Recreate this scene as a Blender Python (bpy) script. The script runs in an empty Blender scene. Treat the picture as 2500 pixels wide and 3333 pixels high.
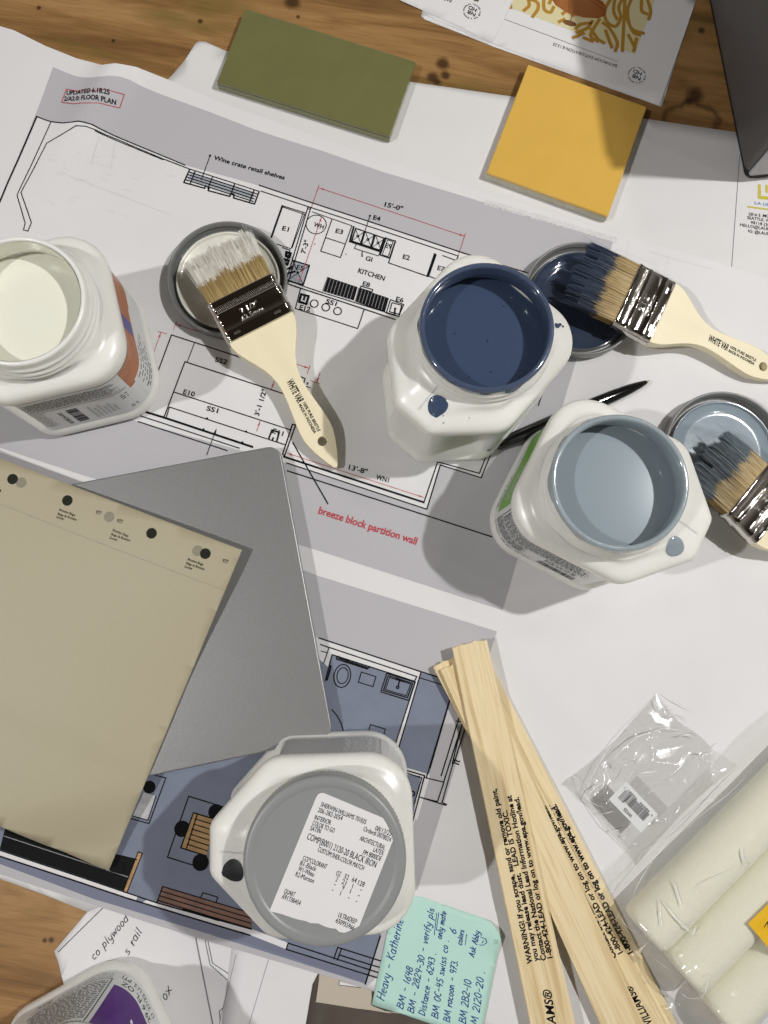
import bpy, bmesh, math, random
from mathutils import Vector, Matrix, noise

random.seed(7)
SC = bpy.context.scene
COL = SC.collection

# ------------------------------------------------------------------ camera
# a phone held about 0.58 m above the table, tipped 8 degrees off plumb
FPX, TILT, ROLL, HCAM = 2400.0, 0.14, 0.1828, 575.16
_f = Vector((0, math.sin(TILT), -math.cos(TILT)))
_u0 = Vector((0, math.cos(TILT), math.sin(TILT)))
_r = math.cos(ROLL) * Vector((1, 0, 0)) + math.sin(ROLL) * _u0
_u = -math.sin(ROLL) * Vector((1, 0, 0)) + math.cos(ROLL) * _u0
cd = bpy.data.cameras.new('camera')
cam = bpy.data.objects.new('camera', cd)
COL.objects.link(cam)
cam.matrix_world = Matrix(((_r.x, _u.x, -_f.x, 0), (_r.y, _u.y, -_f.y, 0), (_r.z, _u.z, -_f.z, HCAM * .001), (0, 0, 0, 1)))
cd.sensor_fit = 'HORIZONTAL'
cd.sensor_width = 36
cd.lens = FPX / 2500 * 36
cd.clip_start = .02
cd.clip_end = 50
SC.camera = cam

# ------------------------------------------------------------------ world, lamps, exposure
w = bpy.data.worlds.new("World")
SC.world = w
w.use_nodes = True
bg = w.node_tree.nodes['Background']
# a dim room: dark ceiling overhead, paler walls around
_tc = w.node_tree.nodes.new('ShaderNodeTexCoord')
_sx = w.node_tree.nodes.new('ShaderNodeSeparateXYZ')
_rp = w.node_tree.nodes.new('ShaderNodeValToRGB')
_rp.color_ramp.elements[0].position = .0
_rp.color_ramp.elements[0].color = (.42, .40, .38, 1)
_rp.color_ramp.elements[1].position = .9
_rp.color_ramp.elements[1].color = (.022, .016, .011, 1)
_e = _rp.color_ramp.elements.new(.45)
_e.color = (.20, .185, .17, 1)
_e = _rp.color_ramp.elements.new(.72)
_e.color = (.06, .05, .042, 1)
w.node_tree.links.new(_tc.outputs['Generated'], _sx.inputs[0])
w.node_tree.links.new(_sx.outputs['Z'], _rp.inputs[0])
w.node_tree.links.new(_rp.outputs[0], bg.inputs[0])
bg.inputs[1].default_value = 1.0
SC.view_settings.view_transform = 'Standard'
SC.view_settings.look = 'None'
SC.view_settings.exposure = 0
SC.view_settings.gamma = 1


def lamp(name, loc, watts, radius, col):
    l = bpy.data.lights.new(name, 'POINT')
    l.energy = watts
    l.shadow_soft_size = radius
    l.color = col
    o = bpy.data.objects.new(name, l)
    o.location = loc
    COL.objects.link(o)


lamp('ceiling_bulb', (.85, .50, 1.50), 70, .022, (1, .985, .975))
lamp('ceiling_bulb', (-.97, -.34, 1.50), 43.5, .022, (1, .985, .985))
for _x, _y, _e in ((.62, .88, 3.0), (.70, .75, 3.0), (1.02, .22, 3.0), (-.62, -.95, 2.2), (-1.1, .10, 2.2)):
    lamp('ceiling_bulb', (_x, _y, 1.56), _e, .02, (1, .95, .88))



# ------------------------------------------------------------------ pixel -> plane helpers (millimetres)
def P(sx, sy, z=0.0):
    d = _f + _r * ((sx - 1250) / FPX) - _u * ((sy - 1666.5) / FPX)
    k = (z - HCAM) / d.z
    return (d.x * k, d.y * k, z)


def crop(ox, oy, s):
    return lambda x, y: (ox + x * s, oy + y * s)


SRC = crop(0, 0, 1)
V = lambda x, y: (x * 1.50693, y * 1.50678)
A = crop(0, 0, .75347)
A2 = crop(1250, 0, .75347)
K = crop(850, 600, .42194)
N = crop(850, 1000, .57264)
B6 = crop(450, 950, .39181)
Z7 = crop(900, 1950, .42194)
G = crop(600, 2300, .51236)
C0 = crop(0, 2500, .51236)
K5 = crop(1150, 2000, .60241)
K6 = crop(1600, 2500, .37665)
ST = crop(1580, 2540, .50403)
LL = crop(0, 1450, .66305)
W0 = crop(0, 700, .42194)
C4 = crop(500, 650, .42194)
Q2 = crop(1350, 0, .57264)
RT = crop(2200, 0, .40706)
NT = crop(1200, 2880, .33152)
BG = crop(1800, 2200, .51207)
RB = crop(2000, 2500, .37651)
L6 = crop(1500, 1150, .60277)
N5 = crop(1200, 750, .78360)


# ------------------------------------------------------------------ materials
def mat(name, col, rough=.5, metal=0, coat=0, sss=0, spec=.5, trans=0, alpha=1):
    m = bpy.data.materials.new(name)
    m.use_nodes = True
    b = m.node_tree.nodes['Principled BSDF']
    b.inputs['Base Color'].default_value = (*col, 1)
    b.inputs['Roughness'].default_value = rough
    b.inputs['Metallic'].default_value = metal
    b.inputs['Coat Weight'].default_value = coat
    b.inputs['Coat Roughness'].default_value = .05
    b.inputs['Specular IOR Level'].default_value = spec
    if sss:
        b.inputs['Subsurface Weight'].default_value = sss
        b.inputs['Subsurface Radius'].default_value = (1, .95, .8)
        b.inputs['Subsurface Scale'].default_value = .004
    if trans:
        b.inputs['Transmission Weight'].default_value = trans
    return m


class NT_:
    def __init__(s, m):
        s.t = m.node_tree
        s.b = s.t.nodes['Principled BSDF']

    def n(s, typ, **kw):
        o = s.t.nodes.new(typ)
        for k, v in kw.items():
            if k.startswith('i_'):
                o.inputs[k[2:].replace('_', ' ')].default_value = v
            elif k.startswith('p'):
                o.inputs[int(k[1:])].default_value = v
            else:
                setattr(o, k, v)
        return o

    def l(s, a, b):
        s.t.links.new(a, b)


def ramp(nt, stops):
    r = nt.n('ShaderNodeValToRGB')
    e = r.color_ramp.elements
    while len(e) < len(stops):
        e.new(.5)
    for el, (p, c) in zip(e, stops):
        el.position = p
        el.color = (*c, 1) if len(c) == 3 else c
    return r


def noisy(m, scale=30, amt=.12, bump=0, bscale=200, stretch=None, detail=4, rough_amt=0):
    """multiplies the base colour by a soft noise and adds a fine bump"""
    nt = NT_(m)
    tc = nt.n('ShaderNodeTexCoord')
    mp = nt.n('ShaderNodeMapping')
    nt.l(tc.outputs['Object'], mp.inputs[0])
    if stretch:
        mp.inputs['Scale'].default_value = stretch
    no = nt.n('ShaderNodeTexNoise', i_Scale=scale, i_Detail=detail, i_Roughness=.6)
    nt.l(mp.outputs[0], no.inputs['Vector'])
    c = nt.b.inputs['Base Color'].default_value[:3]
    r = ramp(nt, [(.25, tuple(x * (1 - amt) for x in c)), (.75, tuple(min(1, x * (1 + amt)) for x in c))])
    nt.l(no.outputs['Fac'], r.inputs[0])
    nt.l(r.outputs[0], nt.b.inputs['Base Color'])
    if bump:
        n2 = nt.n('ShaderNodeTexNoise', i_Scale=bscale, i_Detail=3)
        nt.l(mp.outputs[0], n2.inputs['Vector'])
        bp = nt.n('ShaderNodeBump', i_Strength=bump, i_Distance=.001)
        nt.l(n2.outputs['Fac'], bp.inputs['Height'])
        nt.l(bp.outputs[0], nt.b.inputs['Normal'])
    if rough_amt:
        mr = nt.n('ShaderNodeMapRange')
        mr.inputs['To Min'].default_value = nt.b.inputs['Roughness'].default_value - rough_amt
        mr.inputs['To Max'].default_value = nt.b.inputs['Roughness'].default_value + rough_amt
        nt.l(no.outputs['Fac'], mr.inputs['Value'])
        nt.l(mr.outputs[0], nt.b.inputs['Roughness'])
    return m


def paper(name, col, bump=.25):
    return noisy(mat(name, col, .75, spec=.25), 14, .025, bump, 22, detail=5)


M = {}
M['paper'] = paper('white_paper', (.74, .735, .735))
M['paper2'] = paper('bond_paper', (.72, .71, .70))
M['grey_print'] = mat('grey_print', (.485, .475, .495), .7, spec=.25)
M['white_print'] = M['paper']
M['black_ink'] = mat('black_ink', (.008, .008, .009), .8, spec=.1)
M['grey_ink'] = mat('grey_ink', (.25, .25, .26), .7)
M['red_ink'] = mat('red_ink', (.50, .055, .07), .6, spec=.3)
M['blue_ink'] = mat('blue_ink', (.018, .05, .27), .7, spec=.2)
M['ghost'] = mat('show_through', (.695, .69, .692), .75)
M['ghost_g'] = mat('show_through_on_grey', (.37, .365, .385), .75)
M['floor_blue'] = noisy(mat('printed_blue_floor', (.195, .22, .288), .6, spec=.3), 60, .07)
M['band_blue'] = mat('printed_blue_band', (.17, .185, .26), .6)
M['counter'] = mat('printed_black', (.011, .012, .012), .9, spec=.08)
M['tan'] = noisy(mat('printed_pine', (.42, .25, .10), .6), 50, .3, stretch=(1, 4, 1))
M['brown'] = noisy(mat('printed_walnut', (.22, .115, .08), .6), 80, .25)
M['marble'] = noisy(mat('printed_marble', (.5, .5, .5), .6), 120, .25)
M['shelfblue'] = mat('printed_shelf', (.36, .39, .43), .6)
M['cream_print'] = mat('printed_cream', (.68, .62, .36), .6)
M['mustard_print'] = mat('printed_mustard', (.42, .22, .02), .6)
M['rattan_print'] = mat('printed_rattan', (.30, .085, .012), .6)
M['olive_print'] = mat('printed_olive', (.10, .09, .05), .6)
M['logo_yellow'] = mat('printed_logo_yellow', (.52, .46, .05), .6)
M['logo_blue'] = mat('printed_logo_blue', (.10, .25, .45), .6)
M['room_dark'] = noisy(mat('printed_dark_floor', (.085, .068, .052), .6), 25, .3)
M['room_beige'] = mat('printed_beige_wall', (.52, .46, .37), .6)
M['sticky'] = noisy(mat('aqua_note_paper', (.49, .745, .655), .7, spec=.25), 20, .03)
M['green_glaze'] = noisy(mat('olive_glaze', (.165, .166, .063), .13, coat=.6), 40, .05)
M['yellow_glaze'] = noisy(mat('mustard_glaze', (.73, .45, .092), .12, coat=.6), 40, .03)
M['clay'] = noisy(mat('pale_tile_body', (.55, .53, .42), .7), 100, .1, .2)
M['plastic'] = mat('white_jar_plastic', (.82, .82, .775), .28, sss=.4)
noisy(M['plastic'], 25, .025, .06, 120)
M['label'] = mat('white_label', (.72, .73, .72), .35)
M['orange'] = noisy(mat('orange_wood_label', (.42, .14, .045), .35), 60, .3, stretch=(1, 1, 6))
M['purple'] = noisy(mat('purple_label', (.075, .006, .18), .4), 40, .25)
M['violet'] = mat('violet_label', (.09, .10, .36), .4)
M['green_lab'] = mat('green_label', (.17, .42, .035), .35)
M['navy'] = mat('navy_paint', (.050, .075, .135), .12, coat=.3)
M['lblue'] = mat('light_blue_paint', (.27, .325, .36), .14, coat=.3)
M['cream'] = mat('off_white_paint', (.82, .82, .71), .2, coat=.2)
def wet(name, col):
    m = mat(name, col, .10, coat=.6)
    noisy(m, 60, .10, .22, 55)
    return m


M['navy_coat'] = wet('navy_wet_coat', (.062, .088, .15))
M['lblue_coat'] = wet('light_blue_wet_coat', (.31, .365, .395))
M['black_paint'] = mat('black_paint', (.006, .006, .008), .55)
M['fine_ink'] = mat('fine_label_print', (.16, .16, .165), .6)
M['label_grey'] = mat('grey_label_panel', (.50, .505, .51), .5)
M['lid'] = mat('grey_lid_plastic', (.20, .205, .20), .3, sss=.1)
noisy(M['lid'], 20, .05, .05, 150)
M['lid_top'] = mat('grey_lid_closed', (.265, .275, .27), .38, sss=.1)
M['lid_white'] = noisy(mat('lid_smeared_off_white', (.80, .79, .70), .22, coat=.3), 45, .22, detail=2)
M['lid_navy'] = mat('lid_navy_paint', (.042, .056, .092), .07, coat=.5)
noisy(M['lid_navy'], 40, .2, .12, 60)
M['lid_lblue'] = mat('lid_light_blue_paint', (.27, .33, .375), .10, coat=.5)
noisy(M['lid_lblue'], 40, .1, .12, 60)
M['chrome'] = noisy(mat('nickel_ferrule', (.62, .59, .55), .075, metal=1), 60, .04, .03, 90)
M['chrome_stamp'] = mat('stamped_metal_glint', (.86, .85, .82), .22, metal=1)  # paler than the ferrule: the stamping's glints are put into the colour
M['handle'] = noisy(mat('pale_handle_wood', (.84, .76, .53), .5), 22, .05, .1, 60, stretch=(.3, 3, 3))
M['bristle'] = mat('natural_bristle', (.50, .37, .16), .45)
M['bristle_d'] = mat('natural_bristle_dark', (.30, .20, .075), .45)
M['core_d'] = mat('bristle_core', (.22, .15, .06), .7)
M['br_white'] = mat('bristle_with_white_paint', (.92, .90, .85), .35)
M['br_navy'] = mat('bristle_with_navy_paint', (.048, .068, .112), .38, spec=.35)
M['br_blue'] = mat('bristle_with_blue_paint', (.15, .19, .22), .5, spec=.25)
M['core_w'] = mat('core_white', (.74, .71, .62), .5)
M['core_n'] = mat('core_navy', (.016, .024, .045), .4, spec=.3)
M['core_b'] = mat('core_blue', (.06, .075, .09), .5, spec=.2)
M['pen'] = mat('black_pen_plastic', (.004, .004, .004), .10, coat=.4)
M['brass'] = mat('brass_tip', (.65, .5, .22), .25, metal=1)
M['alu'] = noisy(mat('silver_laptop_metal', (.245, .245, .24), .40, metal=.35), 900, .10, .16, 1500, detail=2)
M['alu_edge'] = mat('laptop_edge', (.36, .36, .36), .42, metal=.8)
M['rubber'] = mat('black_rubber', (.01, .01, .01), .6)
M['beige'] = noisy(mat('beige_swatch_paint', (.42, .375, .255), .48, spec=.4), 300, .02, .08, 900)
M['beige_edge'] = mat('swatch_paper_edge', (.6, .58, .5), .6)
M['dot_dark'] = mat('swatch_dark_dot', (.018, .02, .014), .8, spec=.2)
M['dot_grey'] = mat('swatch_grey_dot', (.245, .22, .15), .5)
M['speaker'] = noisy(mat('dark_grey_case', (.085, .08, .078), .45), 30, .08, .1, 800)
M['speaker_front'] = mat('grey_front_panel', (.42, .42, .43), .4)
M['foam'] = noisy(mat('cream_foam', (.84, .83, .69), .9, sss=.3), 900, .04, .2, 1600, detail=2)
M['foam_core'] = mat('roller_core', (.25, .24, .22), .6)
M['yellow_lab'] = mat('yellow_label', (.80, .47, .02), .4)


def stick_mat():
    m = mat('pine_stick_wood', (.7, .5, .3), .6, spec=.3)
    nt = NT_(m)
    tc = nt.n('ShaderNodeTexCoord')
    oi = nt.n('ShaderNodeObjectInfo')
    mp = nt.n('ShaderNodeMapping')
    mp.inputs['Scale'].default_value = (.9, 22, 22)
    nt.l(tc.outputs['Object'], mp.inputs[0])
    ad = nt.n('ShaderNodeVectorMath', operation='ADD')
    nt.l(mp.outputs[0], ad.inputs[0])
    mu = nt.n('ShaderNodeMath', operation='MULTIPLY')
    mu.inputs[1].default_value = 31
    nt.l(oi.outputs['Random'], mu.inputs[0])
    nt.l(mu.outputs[0], ad.inputs[1])
    no = nt.n('ShaderNodeTexNoise', i_Scale=7.0, i_Detail=5, i_Roughness=.55, i_Distortion=.6)
    nt.l(ad.outputs[0], no.inputs['Vector'])
    r = ramp(nt, [(.28, (.62, .45, .23)), (.45, (.76, .62, .37)), (.60, (.82, .68, .43)), (.75, (.78, .64, .39))])
    nt.l(no.outputs['Fac'], r.inputs[0])
    mp2 = nt.n('ShaderNodeMapping')
    mp2.inputs['Scale'].default_value = (3, 120, 120)
    nt.l(tc.outputs['Object'], mp2.inputs[0])
    n2 = nt.n('ShaderNodeTexNoise', i_Scale=9.0, i_Detail=3)
    nt.l(mp2.outputs[0], n2.inputs['Vector'])
    r2 = ramp(nt, [(.30, (.78, .74, .66)), (.48, (1, 1, 1))])
    nt.l(n2.outputs['Fac'], r2.inputs[0])
    mx = nt.n('ShaderNodeMixRGB', blend_type='MULTIPLY')
    mx.inputs[0].default_value = .7
    nt.l(r.outputs[0], mx.inputs[1])
    nt.l(r2.outputs[0], mx.inputs[2])
    nt.l(mx.outputs[0], nt.b.inputs['Base Color'])
    bp = nt.n('ShaderNodeBump', i_Strength=.2, i_Distance=.0006)
    nt.l(n2.outputs['Fac'], bp.inputs['Height'])
    nt.l(bp.outputs[0], nt.b.inputs['Normal'])
    return m


M['stick'] = stick_mat()
KNOTS = [(A2(255, 275), 7), (A2(210, 335), 6), (A2(265, 325), 5), (A2(230, 355), 5), (A2(1350, 410), 9), (A2(1318, 437), 4),
         (A2(1370, 132), 4), (A2(1330, 540), 26), (A(1265, 12), 8), (A(168, 33), 2.5), (A(1288, 72), 2.5), (A(865, 92), 2.5),
         (C0(325, 1092), 2.5), (C0(285, 1095), 2), (A(490, 176), 2)]


def table_mat():
    m = mat('varnished_pine_planks', (.3, .15, .06), .32, spec=.4)
    nt = NT_(m)
    tc = nt.n('ShaderNodeTexCoord')
    mp = nt.n('ShaderNodeMapping')
    mp.inputs['Rotation'].default_value = (0, 0, math.radians(-5))
    mp.inputs['Scale'].default_value = (2.0, 15, 1)
    nt.l(tc.outputs['Object'], mp.inputs[0])
    no = nt.n('ShaderNodeTexNoise', i_Scale=2.2, i_Detail=7, i_Roughness=.62, i_Distortion=1.1)
    nt.l(mp.outputs[0], no.inputs['Vector'])
    r = ramp(nt, [(.22, (.125, .062, .022)), (.40, (.225, .118, .042)), (.52, (.325, .178, .066)), (.66, (.40, .232, .092)), (.82, (.28, .15, .055))])
    nt.l(no.outputs['Fac'], r.inputs[0])
    # fine pores
    mp2 = nt.n('ShaderNodeMapping')
    mp2.inputs['Rotation'].default_value = (0, 0, math.radians(-5))
    mp2.inputs['Scale'].default_value = (10, 170, 1)
    nt.l(tc.outputs['Object'], mp2.inputs[0])
    n2 = nt.n('ShaderNodeTexNoise', i_Scale=3.0, i_Detail=4)
    nt.l(mp2.outputs[0], n2.inputs['Vector'])
    r2 = ramp(nt, [(.30, (.62, .58, .52)), (.52, (1, 1, 1))])
    nt.l(n2.outputs['Fac'], r2.inputs[0])
    mx = nt.n('ShaderNodeMixRGB', blend_type='MULTIPLY')
    mx.inputs[0].default_value = .5
    nt.l(r.outputs[0], mx.inputs[1])
    nt.l(r2.outputs[0], mx.inputs[2])
    # greenish stain
    mp3 = nt.n('ShaderNodeMapping')
    mp3.inputs['Scale'].default_value = (3, 9, 1)
    nt.l(tc.outputs['Object'], mp3.inputs[0])
    n3 = nt.n('ShaderNodeTexNoise', i_Scale=2.3, i_Detail=3)
    nt.l(mp3.outputs[0], n3.inputs['Vector'])
    r3 = ramp(nt, [(.56, (0, 0, 0)), (.68, (1, 1, 1))])
    nt.l(n3.outputs['Fac'], r3.inputs[0])
    mx3 = nt.n('ShaderNodeMixRGB', blend_type='MIX')
    mul = nt.n('ShaderNodeMath', operation='MULTIPLY')
    mul.inputs[1].default_value = .6
    nt.l(r3.outputs[0], mul.inputs[0])
    nt.l(mul.outputs[0], mx3.inputs[0])
    nt.l(mx.outputs[0], mx3.inputs[1])
    mx3.inputs[2].default_value = (.135, .105, .022, 1)
    last = mx3.outputs[0]
    # knots: dark rings at given places
    wob = nt.n('ShaderNodeTexNoise', i_Scale=60.0, i_Detail=2)
    nt.l(tc.outputs['Object'], wob.inputs['Vector'])
    for (pt, rad) in KNOTS:
        x, y, z = P(*pt)
        sb = nt.n('ShaderNodeVectorMath', operation='SUBTRACT')
        nt.l(tc.outputs['Object'], sb.inputs[0])
        sb.inputs[1].default_value = (x * .001, y * .001, 0)
        ln = nt.n('ShaderNodeVectorMath', operation='LENGTH')
        nt.l(sb.outputs[0], ln.inputs[0])
        ma = nt.n('ShaderNodeMath', operation='MULTIPLY_ADD')
        nt.l(wob.outputs['Fac'], ma.inputs[0])
        ma.inputs[1].default_value = rad * .0009
        nt.l(ln.outputs['Value'], ma.inputs[2])
        mr = nt.n('ShaderNodeMapRange')
        mr.inputs['From Min'].default_value = rad * .0009
        mr.inputs['From Max'].default_value = rad * .00155
        nt.l(ma.outputs[0], mr.inputs['Value'])
        if rad > 12:
            mr.inputs['From Min'].default_value = rad * .00115
            mr.inputs['From Max'].default_value = rad * .0015
            pp = nt.n('ShaderNodeMath', operation='PINGPONG')
            pp.inputs[1].default_value = .5
            nt.l(mr.outputs[0], pp.inputs[0])
            fac = nt.n('ShaderNodeMath', operation='MULTIPLY_ADD')
            nt.l(pp.outputs[0], fac.inputs[0])
            fac.inputs[1].default_value = 1.4
            fac.inputs[2].default_value = 0
        else:
            fac = nt.n('ShaderNodeMath', operation='MULTIPLY_ADD')
            nt.l(mr.outputs[0], fac.inputs[0])
            fac.inputs[1].default_value = -.85
            fac.inputs[2].default_value = .85
        m4 = nt.n('ShaderNodeMixRGB', blend_type='MIX')
        nt.l(fac.outputs[0], m4.inputs[0])
        nt.l(last, m4.inputs[1])
        m4.inputs[2].default_value = (.035, .016, .006, 1)
        last = m4.outputs[0]
    nt.l(last, nt.b.inputs['Base Color'])
    bp = nt.n('ShaderNodeBump', i_Strength=.25, i_Distance=.0006)
    nt.l(n2.outputs['Fac'], bp.inputs['Height'])
    nt.l(bp.outputs[0], nt.b.inputs['Normal'])
    return m


M['table'] = table_mat()


def film_mat(name, haze, bump):
    m = bpy.data.materials.new(name)
    m.use_nodes = True
    t = m.node_tree
    t.nodes.clear()
    out = t.nodes.new('ShaderNodeOutputMaterial')
    tr = t.nodes.new('ShaderNodeBsdfTransparent')
    tr.inputs[0].default_value = (.975, .975, .97, 1)
    gl = t.nodes.new('ShaderNodeBsdfGlossy')
    gl.inputs['Roughness'].default_value = .17
    df = t.nodes.new('ShaderNodeBsdfDiffuse')
    df.inputs[0].default_value = (.8, .8, .78, 1)
    m1 = t.nodes.new('ShaderNodeMixShader')
    m1.inputs[0].default_value = haze
    t.links.new(tr.outputs[0], m1.inputs[1])
    t.links.new(df.outputs[0], m1.inputs[2])
    lw0 = t.nodes.new('ShaderNodeLayerWeight')
    lw0.inputs[0].default_value = .5
    pw_ = t.nodes.new('ShaderNodeMath')
    pw_.operation = 'POWER'
    pw_.inputs[1].default_value = 4
    t.links.new(lw0.outputs['Facing'], pw_.inputs[0])
    lw = t.nodes.new('ShaderNodeMath')
    lw.operation = 'MULTIPLY_ADD'
    lw.inputs[1].default_value = .45
    lw.inputs[2].default_value = .06
    t.links.new(pw_.outputs[0], lw.inputs[0])
    tc = t.nodes.new('ShaderNodeTexCoord')
    no = t.nodes.new('ShaderNodeTexNoise')
    no.inputs['Scale'].default_value = 55
    no.inputs['Detail'].default_value = 4
    no.inputs['Distortion'].default_value = 1.2
    t.links.new(tc.outputs['Object'], no.inputs['Vector'])
    bp = t.nodes.new('ShaderNodeBump')
    bp.inputs['Strength'].default_value = bump
    bp.inputs['Distance'].default_value = .002
    t.links.new(no.outputs['Fac'], bp.inputs['Height'])
    t.links.new(bp.outputs[0], gl.inputs['Normal'])
    t.links.new(bp.outputs[0], lw0.inputs['Normal'])
    m2 = t.nodes.new('ShaderNodeMixShader')
    t.links.new(lw.outputs[0], m2.inputs[0])
    t.links.new(m1.outputs[0], m2.inputs[1])
    t.links.new(gl.outputs[0], m2.inputs[2])
    t.links.new(m2.outputs[0], out.inputs[0])
    return m


M['film'] = film_mat('clear_film', .03, .10)
M['film2'] = film_mat('clear_roller_film', .04, .10)


# ------------------------------------------------------------------ mesh building
class MB:
    def __init__(s):
        s.v = []
        s.f = []
        s.m = []

    def add(s, vs, fs, mi=0):
        b = len(s.v)
        s.v.extend([tuple(p) for p in vs])
        s.f.extend([tuple(b + i for i in f) for f in fs])
        s.m.extend([mi] * len(fs))

    def ring_loft(s, rings, mi=0, cap0=False, cap1=False):
        n = len(rings[0])
        vs = [p for r in rings for p in r]
        fs = []
        for k in range(len(rings) - 1):
            for i in range(n):
                j = (i + 1) % n
                fs.append((k * n + i, k * n + j, (k + 1) * n + j, (k + 1) * n + i))
        if cap0:
            fs.append(tuple(reversed(range(n))))
        if cap1:
            fs.append(tuple((len(rings) - 1) * n + i for i in range(n)))
        s.add(vs, fs, mi)

    def box(s, c, d, mi=0, rot=0):
        cx, cy, cz = c
        x, y, z = d[0] / 2, d[1] / 2, d[2] / 2
        ca, sa = math.cos(rot), math.sin(rot)
        vs = [(cx + a * x * ca - b * y * sa, cy + a * x * sa + b * y * ca, cz + e * z) for a in (-1, 1) for b in (-1, 1) for e in (-1, 1)]
        s.add(vs, [(0, 1, 3, 2), (4, 6, 7, 5), (0, 4, 5, 1), (2, 3, 7, 6), (0, 2, 6, 4), (1, 5, 7, 3)], mi)

    def tube(s, pts, rad, mi=0, n=6, cap=True):
        rings = []
        pts = [Vector(p) for p in pts]
        rr = rad if isinstance(rad, (list, tuple)) else [rad] * len(pts)
        for i, p in enumerate(pts):
            d = (pts[min(i + 1, len(pts) - 1)] - pts[max(i - 1, 0)]).normalized()
            a = d.cross(Vector((0, 0, 1)))
            if a.length < 1e-4:
                a = Vector((1, 0, 0))
            a.normalize()
            b = a.cross(d)
            rings.append([p + (a * math.cos(2 * math.pi * k / n) + b * math.sin(2 * math.pi * k / n)) * rr[i] for k in range(n)])
        s.ring_loft(rings, mi, cap, cap)

    def build(s, name, mats, parent=None, local=False, smooth=False, bevel=0, seg=2, loc=None, sub=0):
        """vertices are millimetres, in the world (or in the parent when local)"""
        if not isinstance(mats, (list, tuple)):
            mats = [mats]
        me = bpy.data.meshes.new(name)
        if parent is not None and not local:
            inv = ROOT[parent.name].inverted()
            vs = [inv @ Vector((x * .001, y * .001, z * .001)) for x, y, z in s.v]
        elif loc is not None:
            vs = [Vector(((x - loc[0]) * .001, (y - loc[1]) * .001, (z - loc[2]) * .001)) for x, y, z in s.v]
        else:
            vs = [Vector((x * .001, y * .001, z * .001)) for x, y, z in s.v]
        me.from_pydata(vs, [], s.f)
        for m in mats:
            me.materials.append(m)
        me.polygons.foreach_set('material_index', s.m)
        if smooth:
            me.polygons.foreach_set('use_smooth', [True] * len(s.f))
        me.update()
        o = bpy.data.objects.new(name, me)
        COL.objects.link(o)
        if parent is not None:
            o.parent = parent
            ROOT[o.name] = ROOT[parent.name]
        elif loc is not None:
            o.location = tuple(c * .001 for c in loc)
        if bevel:
            b = o.modifiers.new('bevel', 'BEVEL')
            b.width = bevel * .001
            b.segments = seg
            b.limit_method = 'ANGLE'
            b.angle_limit = math.radians(40)
        if sub:
            b = o.modifiers.new('sub', 'SUBSURF')
            b.levels = b.render_levels = sub
        return o


ROOT = {}


def tag(o, label, cat, group=None, kind=None):
    if label:
        o['label'] = label
    if cat:
        o['category'] = cat
    if group:
        o['group'] = group
    if kind:
        o['kind'] = kind
    return o


def thing(name, label, cat, loc, rotz=0, group=None, matrix=None):
    o = bpy.data.objects.new(name, None)
    COL.objects.link(o)
    mw = matrix if matrix is not None else Matrix.Translation(Vector(loc) * .001) @ Matrix.Rotation(rotz, 4, 'Z')
    o.matrix_world = mw
    o.empty_display_size = .02
    ROOT[o.name] = mw.copy()
    return tag(o, label, cat, group)


# ---- lettering from the built-in font
_TC = {}


def glyphs(body, bold=0.0, shear=0.0):
    key = (body, bold, shear)
    if key in _TC:
        return _TC[key]
    c = bpy.data.curves.new('t', 'FONT')
    c.body = body
    c.size = 1
    c.offset = bold
    c.shear = shear
    c.fill_mode = 'FRONT'
    c.resolution_u = 3
    o = bpy.data.objects.new('t', c)
    me = bpy.data.meshes.new_from_object(o)
    vs = [(v.co.x, v.co.y) for v in me.vertices]
    fs = [tuple(p.vertices) for p in me.polygons]
    bpy.data.meshes.remove(me)
    bpy.data.objects.remove(o)
    bpy.data.curves.remove(c)
    x0 = min(v[0] for v in vs)
    x1 = max(v[0] for v in vs)
    _TC[key] = ([((x - x0) / (x1 - x0), y / .70) for x, y in vs], fs)
    return _TC[key]


# ---- one-stroke handwriting
def arc(cx, cy, rx, ry, a0, a1, n=10):
    return [(cx + rx * math.cos(math.radians(a0 + (a1 - a0) * i / n)), cy + ry * math.sin(math.radians(a0 + (a1 - a0) * i / n))) for i in range(n + 1)]


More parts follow.
